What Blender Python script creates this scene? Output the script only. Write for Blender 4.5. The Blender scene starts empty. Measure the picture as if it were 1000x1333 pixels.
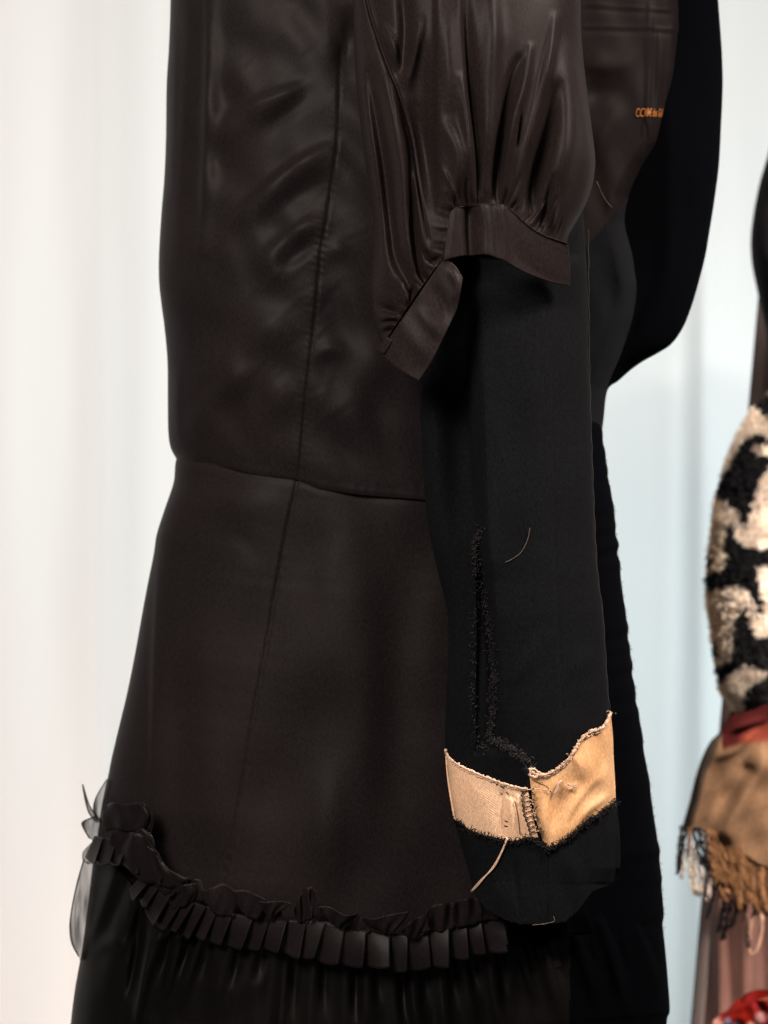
import bpy, math, random
import numpy as np
from mathutils import Vector

random.seed(7)
rng = np.random.default_rng(11)
scene = bpy.context.scene
COL = scene.collection

S = 0.0007          # metres per photo pixel on the dress plane (y = 0)
D = 1.5             # camera to dress plane
ZC = 1.05           # camera height
W, H = 1000, 1333


# ------------------------------------------------------------------ helpers
def kscale(y0):
    return S * (D + y0) / D


def catmull(pts, n):
    """n points, evenly spaced by length, on a smooth curve through pts"""
    p = np.array(pts, float)
    if len(p) > 2:
        q = np.vstack([2 * p[0] - p[1], p, 2 * p[-1] - p[-2]])
        out = []
        for i in range(1, len(q) - 2):
            t = np.linspace(0, 1, 14, endpoint=False)[:, None]
            a, b, c, d = q[i - 1], q[i], q[i + 1], q[i + 2]
            out.append(0.5 * (2 * b + (c - a) * t + (2 * a - 5 * b + 4 * c - d) * t ** 2
                              + (3 * b - a - 3 * c + d) * t ** 3))
        out.append(p[-1:])
        p = np.vstack(out)
    seg = np.hypot(*np.diff(p, axis=0)[:, :2].T)
    s = np.concatenate([[0], np.cumsum(seg)])
    t = np.linspace(0, s[-1], n)
    return np.stack([np.interp(t, s, p[:, k]) for k in range(p.shape[1])], 1)


def coons(L, R, T, B, us, vs):
    """pixel grid (nv, nu) filling four border curves"""
    N = 400
    g = np.linspace(0, 1, N)
    f = lambda c, t: np.stack([np.interp(t, g, c[:, 0]), np.interp(t, g, c[:, 1])], -1)
    l, r = f(catmull(L, N), vs), f(catmull(R, N), vs)
    t, b = f(catmull(T, N), us), f(catmull(B, N), us)
    U, V = us[None, :, None], vs[:, None, None]
    P = ((1 - U) * l[:, None] + U * r[:, None] + (1 - V) * t[None] + V * b[None]
         - ((1 - U) * (1 - V) * l[0] + U * (1 - V) * r[0] + (1 - U) * V * l[-1] + U * V * r[-1]))
    return P[..., 0], P[..., 1]


def stroke(PX, PY, pts, amp, w1, w2=None, taper=True):
    """a fold in pixel units: ridge (amp>0) or valley (amp<0) along a path, built from overlapping
    soft kernels; w1/w2 are its widths on the two sides of the path"""
    w2 = w1 if w2 is None else w2
    wm = max(w1, w2)
    wa = max(.8 * (w1 + w2) / 2, 5.0)
    p = np.array(pts, float)
    ln = np.hypot(*np.diff(p, axis=0).T).sum()
    wa = min(wa, max(ln * .35, 1.5))
    n = max(5, int(ln / (.75 * wa)) + 1)
    c = catmull(pts, n)
    ds = ln / (n - 1)
    tg = np.gradient(c, axis=0)
    tg /= np.hypot(tg[:, 0], tg[:, 1])[:, None] + 1e-9
    t = np.linspace(0, 1, n)
    if taper is True:
        env = np.sin(np.pi * (t * .9 + .05)) ** .8
    elif taper == 'end':
        env = np.clip((1 - t) * 2.5, 0, 1)
    elif taper == 'start':
        env = np.clip(t * 2.5, 0, 1)
    else:
        env = np.ones(n)
    out = np.zeros(PX.shape)
    R = 2.6 * max(wm, wa)
    box = (PX > c[:, 0].min() - R) & (PX < c[:, 0].max() + R) & (PY > c[:, 1].min() - R) & (PY < c[:, 1].max() + R)
    if not box.any():
        return out
    x, y = PX[box], PY[box]
    o = np.zeros(x.shape)
    for i in range(n):
        ex, ey = x - c[i, 0], y - c[i, 1]
        al = ex * tg[i, 0] + ey * tg[i, 1]
        nn = ex * tg[i, 1] - ey * tg[i, 0]
        w = np.where(nn < 0, w1, w2)
        o += env[i] * np.exp(-(al / wa) ** 2 - (nn / w) ** 2)
    out[box] = amp * o * ds / (wa * 1.7725)
    return out


def stepline(PX, PY, pts, amp, soft, reach, ytaper=30, ytb=None):
    """cloth on the right-hand side of a near-vertical path lies amp px prouder, dying away over reach"""
    c = catmull(pts, 60)
    o = np.argsort(c[:, 1])
    x0 = np.interp(PY, c[o, 1], c[o, 0])
    d = PX - x0
    lo, hi = c[:, 1].min(), c[:, 1].max()
    env = np.clip((PY - lo) / ytaper, 0, 1) * np.clip((hi - PY) / (ytb or ytaper), 0, 1)
    return amp * env / (1 + np.exp(-np.clip(d / soft, -40, 40))) * np.exp(-np.maximum(d, 0) / reach)


def wob(PX, PY, sx, sy, amp, seed):
    """soft random waves of cloth, px"""
    r = np.random.default_rng(seed)
    o = np.zeros_like(PX, float)
    for k in range(7):
        fx, fy = r.normal(0, 1) / sx, r.normal(0, 1) / sy
        o = o + np.sin(2 * np.pi * (PX * fx + PY * fy) + r.uniform(0, 6.28)) * r.uniform(.5, 1)
    return amp * o / 3.5


def world(px, py, y, k):
    px, py, y = np.broadcast_arrays(np.asarray(px, float), py, y)
    return np.stack([(px - W / 2) * k, y, ZC - (py - H / 2) * k], -1)


def link(o, parent=None):
    COL.objects.link(o)
    if parent:
        o.parent = parent
        o.matrix_parent_inverse = parent.matrix_world.inverted()
    return o


def mesh_obj(name, verts, faces, mat, parent=None, colors=None, smooth=True):
    me = bpy.data.meshes.new(name)
    me.from_pydata([tuple(v) for v in verts], [], faces)
    me.materials.append(mat)
    if smooth:
        me.polygons.foreach_set('use_smooth', [True] * len(me.polygons))
    if colors is not None:
        a = me.color_attributes.new('tint', 'FLOAT_COLOR', 'POINT')
        c = np.ones((len(verts), 4), np.float32)
        c[:, :3] = colors
        a.data.foreach_set('color', c.ravel())
    me.update()
    o = bpy.data.objects.new(name, me)
    return link(o, parent)


def empty(name, loc):
    o = bpy.data.objects.new(name, None)
    o.empty_display_size = .05
    o.location = loc
    COL.objects.link(o)
    bpy.context.view_layer.update()
    return o


def tag(o, label, cat, group=None, kind=None):
    o['label'] = label
    o['category'] = cat
    if group:
        o['group'] = group
    if kind:
        o['kind'] = kind
    return o


def grid_faces(nv, nu, off=0):
    i = np.arange(nv - 1)[:, None] * nu + np.arange(nu - 1)[None, :] + off
    return np.stack([i, i + nu, i + nu + 1, i + 1], -1).reshape(-1, 4).tolist()


def tube_shell(name, L, R, T, B, y0, b, fold, mat, parent, nu=200, nv=200, bback=None, colors=None,
               expo=1.0, nb=28, extra=None):
    """a closed sleeve or body: front surface with folds, plain back, between two silhouettes.
    y0 and b may be functions of v"""
    th = np.linspace(0, np.pi, nu)
    us = (1 - np.cos(th)) / 2
    vs = np.linspace(0, 1, nv)
    PX, PY = coons(L, R, T, B, us, vs)
    yv = (y0(vs) if callable(y0) else np.full(nv, y0))[:, None]
    bv = (b(vs) if callable(b) else np.full(nv, b))[:, None]
    sn = np.sin(th)[None, :]
    k = kscale(float(np.mean(yv)))
    dis = fold(PX, PY) * k * np.clip(sn * 1.6, 0, 1) ** 0.8 if fold else 0
    Y = yv - bv * sn ** expo - dis
    F = world(PX, PY, Y, kscale(yv - bv * sn ** expo))
    thb = np.linspace(np.pi, 2 * np.pi, nb + 2)[1:-1]
    ub = (1 - np.cos(thb)) / 2
    PXb, PYb = coons(L, R, T, B, ub, vs)
    bb = bv if bback is None else bback
    Yb = yv - bb * np.sin(thb)[None, :]
    Bk = world(PXb, PYb, Yb, kscale(yv))
    A = np.concatenate([F, Bk], 1)
    n = nu + nb
    i = np.arange(nv - 1)[:, None] * n
    j = np.arange(n)[None, :]
    jn = (j + 1) % n
    faces = np.stack([i + j, i + n + j, i + n + jn, i + jn], -1).reshape(-1, 4).tolist()
    cl = colors(np.concatenate([PX, PXb], 1), np.concatenate([PY, PYb], 1)).reshape(-1, 3) if colors else None
    return mesh_obj(name, A.reshape(-1, 3), faces, mat, parent, cl)


def sheet(name, L, R, T, B, depth, k, mat, parent, nu=80, nv=40, thick=2.0, fold=None, colors=None, rag=None):
    """a cloth panel with real thickness; depth(PX,PY)->world y of its face"""
    us, vs = np.linspace(0, 1, nu), np.linspace(0, 1, nv)
    PX, PY = coons(L, R, T, B, us, vs)
    if rag:
        PX, PY = rag(PX, PY, us, vs)
    Y = depth(PX, PY)
    ks = kscale(Y)
    if fold:
        Y = Y - fold(PX, PY) * k
    F = world(PX, PY, Y, ks).reshape(-1, 3)
    th = thick * k
    Bk = F + np.array([0, th, 0])
    n = nu * nv
    ff = grid_faces(nv, nu)
    bf = [f[::-1] for f in grid_faces(nv, nu, n)]
    ring = ([j for j in range(nu)] + [i * nu + nu - 1 for i in range(1, nv)]
            + [(nv - 1) * nu + j for j in range(nu - 2, -1, -1)] + [i * nu for i in range(nv - 2, 0, -1)])
    m = len(ring)
    sf = [[ring[a], ring[(a + 1) % m], ring[(a + 1) % m] + n, ring[a] + n] for a in range(m)]
    cl = None
    if colors:
        c = colors(PX, PY).reshape(-1, 3)
        cl = np.vstack([c, c])
    return mesh_obj(name, np.vstack([F, Bk]), ff + bf + sf, mat, parent, cl)


def tubes(name, paths, mat, parent, sides=6, colors=None):
    """many thin tubes in one mesh: each path = (points Nx3 world, radius or radii)"""
    V, Fc, C = [], [], []
    off = 0
    for pi, (pts, rad) in enumerate(paths):
        p = np.asarray(pts, float)
        n = len(p)
        r = np.broadcast_to(np.asarray(rad, float), (n,))
        tan = np.gradient(p, axis=0)
        tan /= np.linalg.norm(tan, axis=1)[:, None] + 1e-12
        up = np.array([0.13, 1.0, 0.21])
        a = np.cross(tan, up)
        a /= np.linalg.norm(a, axis=1)[:, None] + 1e-12
        bb = np.cross(tan, a)
        ang = np.linspace(0, 2 * np.pi, sides, endpoint=False)
        ring = p[:, None] + r[:, None, None] * (np.cos(ang)[None, :, None] * a[:, None] + np.sin(ang)[None, :, None] * bb[:, None])
        V.append(ring.reshape(-1, 3))
        if colors is not None:
            C.append(np.tile(colors[pi], (n * sides, 1)))
        for i in range(n - 1):
            for j in range(sides):
                jn = (j + 1) % sides
                Fc.append([off + i * sides + j, off + i * sides + jn, off + (i + 1) * sides + jn, off + (i + 1) * sides + j])
        Fc.append([off + j for j in range(sides)][::-1])
        Fc.append([off + (n - 1) * sides + j for j in range(sides)])
        off += n * sides
    return mesh_obj(name, np.vstack(V), Fc, mat, parent, np.vstack(C) if colors is not None else None)


def pxpath(pts, depth, k, n=20, out=0.0):
    """path in pixels laid on a surface, out px in front of it"""
    c = catmull(pts, n)
    y = depth(c[:, 0], c[:, 1]) - out * k
    return world(c[:, 0], c[:, 1], y, kscale(y))


# ------------------------------------------------------------------ materials
def nodes(name):
    m = bpy.data.materials.new(name)
    m.use_nodes = True
    nt = m.node_tree
    return m, nt, nt.nodes['Principled BSDF']


def cloth(name, base, rough=.5, spec=.5, var=.25, varscale=9, weave=900, bump=.12, sheen=0., sheen_rough=.5,
          second=None, tintattr=False, sheen_tint=(1, 1, 1), twill=0., yv=.2):
    m, nt, p = nodes(name)
    N, Lk = nt.nodes, nt.links
    tc = N.new('ShaderNodeTexCoord')
    n1 = N.new('ShaderNodeTexNoise')
    n1.inputs['Scale'].default_value = varscale
    n1.inputs['Detail'].default_value = 4
    Lk.new(tc.outputs['Object'], n1.inputs['Vector'])
    n2 = N.new('ShaderNodeTexNoise')
    n2.inputs['Scale'].default_value = weave
    n2.inputs['Detail'].default_value = 2
    mp = N.new('ShaderNodeMapping')
    mp.inputs['Scale'].default_value = (1, 1, .45)
    mp.inputs['Rotation'].default_value = (0, .6, 0)
    Lk.new(tc.outputs['Object'], mp.inputs['Vector'])
    Lk.new(mp.outputs[0], n2.inputs['Vector'])
    rp = N.new('ShaderNodeValToRGB')
    s2 = second or tuple(c * (1 - var) for c in base)
    rp.color_ramp.elements[0].position = .35
    rp.color_ramp.elements[1].position = .65
    rp.color_ramp.elements[0].color = (*s2, 1)
    rp.color_ramp.elements[1].color = (*base, 1)
    Lk.new(n1.outputs['Fac'], rp.inputs['Fac'])
    src = rp.outputs['Color']
    if tintattr:
        at = N.new('ShaderNodeAttribute')
        at.attribute_name = 'tint'
        mx = N.new('ShaderNodeMix')
        mx.data_type = 'RGBA'
        mx.blend_type = 'MULTIPLY'
        mx.inputs[0].default_value = 1
        Lk.new(at.outputs['Color'], mx.inputs[6])
        Lk.new(src, mx.inputs[7])
        src = mx.outputs[2]
    # thread-to-thread variation of the yarn itself
    mr = N.new('ShaderNodeMapRange')
    mr.inputs['From Min'].default_value = .3
    mr.inputs['From Max'].default_value = .7
    mr.inputs['To Min'].default_value = 1 - yv
    mr.inputs['To Max'].default_value = 1 + yv
    Lk.new(n2.outputs['Fac'], mr.inputs['Value'])
    vm = N.new('ShaderNodeVectorMath')
    vm.operation = 'SCALE'
    Lk.new(src, vm.inputs[0])
    Lk.new(mr.outputs[0], vm.inputs['Scale'])
    Lk.new(vm.outputs[0], p.inputs['Base Color'])
    p.inputs['Roughness'].default_value = rough
    p.inputs['Specular IOR Level'].default_value = spec
    p.inputs['Sheen Weight'].default_value = sheen
    p.inputs['Sheen Roughness'].default_value = sheen_rough
    p.inputs['Sheen Tint'].default_value = (*sheen_tint, 1)
    bp = N.new('ShaderNodeBump')
    bp.inputs['Strength'].default_value = bump
    bp.inputs['Distance'].default_value = .001
    hsrc = n2.outputs['Fac']
    if twill:
        wv = N.new('ShaderNodeTexWave')
        wv.wave_type = 'BANDS'
        wv.bands_direction = 'X'
        wv.inputs['Scale'].default_value = 190
        wv.inputs['Distortion'].default_value = 1.2
        wv.inputs['Detail Scale'].default_value = 3
        m2 = N.new('ShaderNodeMapping')
        m2.inputs['Rotation'].default_value = (0, math.radians(58), 0)
        Lk.new(tc.outputs['Object'], m2.inputs['Vector'])
        Lk.new(m2.outputs[0], wv.inputs['Vector'])
        ad = N.new('ShaderNodeMath')
        ad.operation = 'MULTIPLY_ADD'
        ad.inputs[1].default_value = twill
        Lk.new(wv.outputs['Fac'], ad.inputs[0])
        Lk.new(hsrc, ad.inputs[2])
        hsrc = ad.outputs[0]
    Lk.new(hsrc, bp.inputs['Height'])
    Lk.new(bp.outputs[0], p.inputs['Normal'])
    return m


def sheer_mat(name, base, alpha):
    m, nt, p = nodes(name)
    N, Lk = nt.nodes, nt.links
    p.inputs['Base Color'].default_value = (*base, 1)
    p.inputs['Roughness'].default_value = .5
    tc = N.new('ShaderNodeTexCoord')
    n = N.new('ShaderNodeTexNoise')
    n.inputs['Scale'].default_value = 120
    mp = N.new('ShaderNodeMapping')
    mp.inputs['Scale'].default_value = (1, 1, .15)
    Lk.new(tc.outputs['Object'], mp.inputs['Vector'])
    Lk.new(mp.outputs[0], n.inputs['Vector'])
    mr = N.new('ShaderNodeMapRange')
    mr.inputs['From Min'].default_value = .3
    mr.inputs['From Max'].default_value = .7
    mr.inputs['To Min'].default_value = alpha - .28
    mr.inputs['To Max'].default_value = alpha + .22
    Lk.new(n.outputs['Fac'], mr.inputs['Value'])
    Lk.new(mr.outputs[0], p.inputs['Alpha'])
    return m


SATIN = cloth('satin', (.0136, .0104, .0110), rough=.51, spec=.078, second=(.0114, .0092, .0096), varscale=7, weave=850, bump=.07, yv=.3)
SATIN_SLEEVE = cloth('satin_sleeve', (.0165, .0117, .0116), rough=.48, spec=.085, var=.10, varscale=9, weave=850, bump=.08, twill=.5, yv=.35)
SATIN_TRIM = cloth('satin_trim', (.0102, .0080, .0084), rough=.42, spec=.10, var=.2, varscale=30, weave=900, bump=.05, yv=.25)
FLOUNCE = cloth('flounce_satin_dimmed', (.0038, .0033, .0033), rough=.45, spec=.10, var=.2, varscale=12, weave=850, bump=.06, yv=.3)  # darker than the satin: partly other cloth, partly light fall-off put into the colour
LINING = cloth('lining', (.0100, .0074, .0076), rough=.55, spec=.05, var=.25, varscale=14, weave=850, bump=.05, yv=.3)
WOOL = cloth('wool', (.0050, .0056, .0068), rough=.95, spec=.08, var=.15, varscale=12, weave=850, bump=.13, twill=.5, yv=.4)
BLACK = cloth('black_wool', (.0009, .0011, .0018), rough=1, spec=.02, var=.1, weave=900, bump=.2, yv=.3)
FRAY = cloth('fray', (.008, .0072, .0072), rough=.6, spec=.25, bump=.1)
CREAM = cloth('cream_cotton', (.90, .61, .40), rough=.8, spec=.15, second=(.85, .54, .34), varscale=26, weave=800, bump=.25, twill=.4)
CREAM_SATIN = cloth('cream_satin', (.74, .44, .23), rough=.52, spec=.26, second=(.66, .36, .165), varscale=24, weave=900, bump=.15, twill=.2)
CREAM_THREAD = cloth('cream_thread', (.80, .55, .40), rough=.7, spec=.2, bump=.1)
GREY_THREAD = cloth('grey_thread', (.16, .115, .095), rough=.6, spec=.3, bump=.1)
SELV = cloth('selvedge_thread', (.085, .075, .070), rough=.7, spec=.2, bump=.1)
FRAY2 = cloth('slit_fray', (.024, .022, .022), rough=.5, spec=.5, bump=.1)
GOLD = cloth('gold_lettering', (.42, .14, .022), rough=.6, spec=.3, bump=.1)
ORGANZA = sheer_mat('organza', (.010, .009, .0095), .80)
CURT = cloth('curtain_cloth', (.77, .775, .77), rough=.85, spec=.1, var=.02, varscale=3, weave=500, bump=.02, yv=.015)
nt_ = CURT.node_tree
p_ = nt_.nodes['Principled BSDF']
tr_ = nt_.nodes.new('ShaderNodeBsdfTranslucent')
tr_.inputs['Color'].default_value = (.80, .80, .79, 1)
mx_ = nt_.nodes.new('ShaderNodeMixShader')
mx_.inputs[0].default_value = .5
nt_.links.new(p_.outputs[0], mx_.inputs[1])
nt_.links.new(tr_.outputs[0], mx_.inputs[2])
nt_.links.new(mx_.outputs[0], nt_.nodes['Material Output'].inputs['Surface'])
DIM_LAYER = CURT.copy()  # see-through copy of the curtain cloth for the added dimming layers
DIM_LAYER.name = 'curtain_dim_layer'
_n = DIM_LAYER.node_tree.nodes
_tp = _n.new('ShaderNodeBsdfTransparent')
_m2 = _n.new('ShaderNodeMixShader')
_m2.inputs[0].default_value = .30
_old = _n['Material Output'].inputs['Surface'].links[0].from_socket
DIM_LAYER.node_tree.links.new(_tp.outputs[0], _m2.inputs[1])
DIM_LAYER.node_tree.links.new(_old, _m2.inputs[2])
DIM_LAYER.node_tree.links.new(_m2.outputs[0], _n['Material Output'].inputs['Surface'])
TINT = cloth('tinted_wool', (1., 1., 1.), rough=.95, spec=.04, var=.16, varscale=40, weave=500, bump=.4, tintattr=True)
FURM = cloth('boucle_yarn', (1., 1., 1.), rough=.9, spec=.1, var=.05, varscale=60, weave=500, bump=.4, tintattr=True)
BROWN = cloth('brown_cloth', (.15, .070, .054), rough=.6, spec=.3, var=.25, varscale=8, weave=600, bump=.2)
PINK = cloth('tape_cloth', (.56, .43, .39), rough=.5, spec=.4, var=.06, bump=.05)
TICK = cloth('tape_ink', (.06, .045, .05), rough=.6, spec=.3, bump=.02)
COATBLK = cloth('coat_black', (.008, .007, .008), rough=.85, spec=.1, var=.2, bump=.3)

# ------------------------------------------------------------------ the dress
dress = empty('dress', (0, 0, 0))
tag(dress, 'long black satin dress with gathered short sleeve over long black sleeve with torn cream cuff', 'dress')

# ---- bodice
bod_L = [(222, -70), (222, 0), (220, 60), (217, 110), (216, 180), (214, 230), (210, 280), (207, 330), (207, 365), (210, 395),
         (214, 425), (218, 470), (218.5, 520), (219, 560), (222, 582), (230, 598)]
bod_R = [(742, -70), (742, 200), (746, 420), (762, 560), (772, 672)]
bod_B = [(230, 598), (255, 601), (280, 605), (330, 617), (388, 625), (415, 635), (470, 644), (555, 651), (660, 662), (772, 672)]
seam_up = [(444, 60), (442, 95), (440, 180), (432, 240), (425, 290), (418, 330), (412, 400), (404, 470), (398, 520), (394, 570), (389, 625)]


def bod_fold(X, Y):
    f = wob(X, Y, 190, 260, 4.5, 3) + wob(X, Y, 90, 150, 1.6, 4)
    f += stroke(X, Y, [(272, -40), (272, 60), (270, 140), (266, 240), (262, 330)], 11, 7, 14)
    f += stroke(X, Y, [(245, -40), (243, 60), (238, 160), (232, 260), (228, 360)], 3.5, 10, 8)
    f += stroke(X, Y, [(228, 20), (226, 140), (222, 260)], 3, 5)
    f += stroke(X, Y, [(232, 480), (229, 530), (233, 580)], 4, 7)
    f += stroke(X, Y, [(292, 180), (306, 156), (335, 138), (372, 124), (398, 112)], 12, 26, 10)
    f += stroke(X, Y, [(348, 172), (372, 148), (392, 132), (408, 112)], -5, 13)
    f += stroke(X, Y, [(306, 290), (340, 258), (378, 224), (412, 203), (436, 190)], 13, 24, 10)
    f += stroke(X, Y, [(340, 300), (375, 262), (408, 240), (430, 228)], -3, 15)
    f += stroke(X, Y, [(340, 350), (366, 318), (396, 296), (420, 288)], 8, 14, 10)
    f += stroke(X, Y, [(330, 400), (356, 356), (386, 338), (416, 326)], 4, 20, 16)
    f += stroke(X, Y, [(362, 352), (390, 330), (416, 312)], -4, 9)
    f += stroke(X, Y, [(240, 520), (300, 470), (360, 420), (402, 395)], 9, 34, 26)
    f += stroke(X, Y, [(240, 590), (262, 540), (300, 500), (340, 480)], 6, 20, 16)
    f += stroke(X, Y, [(330, 560), (360, 520), (392, 500)], 5, 22)
    f += stroke(X, Y, [(404, 470), (430, 452), (455, 462)], 5, 12)
    f += stroke(X, Y, [(420, 400), (440, 440), (470, 480), (500, 540)], -5, 22)
    f += stroke(X, Y, [(425, 340), (440, 320), (452, 340)], 3, 10)
    f += stroke(X, Y, [(450, 560), (480, 480), (520, 430)], 7, 28)
    f += stroke(X, Y, [(450, 20), (452, 60), (448, 90)], -20, 14, 26)
    f *= 1.0
    r = np.random.default_rng(71)
    for i in range(80):     # faint drag lines pulling from the seam
        x, y = (r.uniform(235, 430) if i % 2 else r.uniform(330, 425)), r.uniform(20, 590)
        ln, an = r.uniform(30, 90), r.normal(-.75, .25)
        f += stroke(X, Y, [(x, y), (x + ln * .5 * math.cos(an), y + ln * .5 * math.sin(an) + r.normal(0, 2)), (x + ln * math.cos(an), y + ln * math.sin(an))], r.uniform(-.55, .55), r.uniform(2, 6), r.uniform(4, 9))
    # princess seam: left panel a little proud, stitched groove and puckers
    f += stroke(X, Y, seam_up, -2.8, 1.5, taper=False)
    f += stepline(X, Y, seam_up, -1.6, 1.6, 60)
    for i, yy in enumerate(range(110, 620, 9)):
        xx = np.interp(yy, [p[1] for p in seam_up], [p[0] for p in seam_up])
        a = .15 + .5 * random.random() + (.9 if 285 < yy < 360 else 0)
        f += stroke(X, Y, [(xx - 9 - random.random() * 8, yy - 4), (xx + 1, yy), (xx + 7, yy + 3)], a, 2.6)
    for xx in range(240, 560, 13):   # small tucks above the waist seam
        yy = np.interp(xx, [p[0] for p in bod_B], [p[1] for p in bod_B])
        f += stroke(X, Y, [(xx + random.uniform(-3, 3), yy - random.uniform(9, 22)), (xx, yy)], .9 * random.random(), 4)
    hem = np.interp(X, [p[0] for p in bod_B], [p[1] for p in bod_B])
    f += .9 * np.exp(-((hem - Y - 4) / 5.0) ** 2)
    return f


bodice = tube_shell('bodice', bod_L, bod_R, [(222, -70), (480, -70), (742, -70)], bod_B, 0.0,
                    lambda v: .112 - .010 * v ** 4, bod_fold, SATIN, dress, nu=330, nv=300)

# ---- skirt
sk_L = [(240, 560), (229, 600), (226, 628), (214, 664), (204, 696), (200, 722), (192, 762), (186, 794), (176, 850), (166, 900), (156, 942),
        (146, 984), (140, 1014), (133, 1046), (127, 1090), (124, 1130), (126, 1180), (140, 1230)]
sk_R = [(770, 530), (783, 560), (791, 612), (801, 683), (809, 754), (821, 848), (830, 920), (841, 990), (850, 1049), (857, 1100), (862, 1150), (864, 1200), (860, 1240)]
_r = np.random.default_rng(4)
sk_R = [tuple(p) for p in catmull(sk_R, 60) + np.stack([_r.normal(0, .8, 60), np.zeros(60)], 1)]
sk_seam = [(388, 620), (384, 640), (375, 682), (366, 730), (358, 772), (345, 850), (330, 930), (318, 1010), (305, 1080), (290, 1150)]
sk_edge = [(231, 606), (226, 636), (217, 670), (209, 722), (205, 790), (202, 880), (200, 980), (198, 1060)]


def sk_fold(X, Y):
    f = wob(X, Y, 260, 330, 5, 8) + wob(X, Y, 110, 260, 1.6, 9)
    f += stroke(X, Y, sk_seam, -2.8, 1.6, taper=False)
    f += stepline(X, Y, sk_seam, -1.4, 1.6, 80)
    f += stroke(X, Y, sk_edge, 8, 6, 26)
    f += stroke(X, Y, [(250, 640), (300, 652), (360, 650)], 6, 24)
    f += stroke(X, Y, [(290, 704), (312, 698), (340, 730)], -1.8, 14)
    f += stroke(X, Y, [(450, 660), (470, 800), (470, 950), (460, 1100)], 9, 46, 34)
    f += stroke(X, Y, [(545, 700), (520, 860), (510, 1000), (520, 1120)], -9, 34)
    f += stroke(X, Y, [(420, 780), (430, 740), (450, 700)], 1.5, 16)
    f += stroke(X, Y, [(430, 1000), (425, 1080), (430, 1160)], 5, 22)
    f += stroke(X, Y, [(250, 800), (262, 950), (270, 1080)], 6, 30)
    for xx, yy in zip(np.interp(np.arange(650, 1130, 14), [p[1] for p in sk_seam], [p[0] for p in sk_seam]), range(650, 1130, 14)):
        f += stroke(X, Y, [(xx - 7, yy), (xx + 6, yy + 3)], .35 * random.random(), 4)
    # yoke seam: the skirt is pulled in just under the bodice hem
    hem = np.interp(X, [p[0] for p in bod_B], [p[1] for p in bod_B])
    f += -1.2 * np.exp(-((Y - hem - 1) / 5.0) ** 2)
    return f


skirt = tube_shell('skirt', sk_L, sk_R, [(240, 560), (500, 590), (770, 530)],
                   [(140, 1230), (300, 1262), (500, 1275), (700, 1260), (860, 1240)], 0.0,
                   lambda v: .099 + .037 * np.clip(v, 0, 1), sk_fold, SATIN, dress, nu=330, nv=300)


def black_side(o, px):
    """black right of px: the wool gore; on trim and ruffle, painted sleeve shade"""
    o.data.materials.append(BLACK)
    idx = [1 if p.center[0] / kscale(p.center[1]) + W / 2 > px else 0 for p in o.data.polygons]
    o.data.polygons.foreach_set('material_index', idx)


black_side(skirt, 742)

# ---- flounce under the trim
fl_T = [(122, 1112), (150, 1128), (180, 1160), (220, 1190), (270, 1206), (340, 1216), (440, 1232), (540, 1232), (610, 1216), (700, 1205), (780, 1190), (858, 1180)]
fl_L = [(122, 1112), (119, 1140), (113, 1190), (107, 1235), (98, 1285), (92, 1333), (84, 1420)]
fl_R = [(858, 1180), (865, 1224), (870, 1280), (872, 1316), (868, 1333), (864, 1420)]


def fl_fold(X, Y):
    f = wob(X, Y, 60, 500, 3.0, 21)
    r = np.random.default_rng(5)
    tops = np.interp(np.arange(140, 860, 1), [p[0] for p in fl_T], [p[1] for p in fl_T])
    x = 150
    while x < 850:
        y = tops[int(x) - 140] + 8
        spread = (x - 480) * .16
        a, w = r.uniform(5, 13), r.uniform(7, 13)
        ln = r.uniform(90, 190)
        f += stroke(X, Y, [(x, y), (x + spread * .5 + r.uniform(-4, 4), y + ln * .5), (x + spread + r.uniform(-8, 8), y + ln)], a, w, w * r.uniform(.5, 1.2), taper='end')
        f += stroke(X, Y, [(x + 13, y), (x + 13 + spread * .5, y + ln * .6)], -r.uniform(4, 10), 6, taper='end')
        x += r.uniform(24, 44)
    f += stroke(X, Y, [(183, 1190), (176, 1240), (166, 1300)], -14, 5, 9)
    f += stroke(X, Y, [(197, 1200), (190, 1250), (178, 1333)], 10, 6, 8)
    f += stroke(X, Y, [(163, 1240), (150, 1220), (118, 1243)], 7, 9)
    f += stroke(X, Y, [(205, 1222), (236, 1214), (280, 1212)], 5, 6)
    return f


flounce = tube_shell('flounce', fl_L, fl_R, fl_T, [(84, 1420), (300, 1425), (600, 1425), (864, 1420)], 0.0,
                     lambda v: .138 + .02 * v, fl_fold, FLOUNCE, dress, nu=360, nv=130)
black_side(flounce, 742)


def body_y(X, Y):
    """front of the skirt near the trim"""
    l = np.interp(Y, [p[1] for p in sk_L], [p[0] for p in sk_L])
    r = np.interp(Y, [p[1] for p in sk_R], [p[0] for p in sk_R])
    c, a = (l + r) / 2, (r - l) / 2
    q = np.clip(1 - ((X - c) / (a + 14)) ** 2, 0.0, 1)
    return -.136 * np.sqrt(q) - .012


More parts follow.
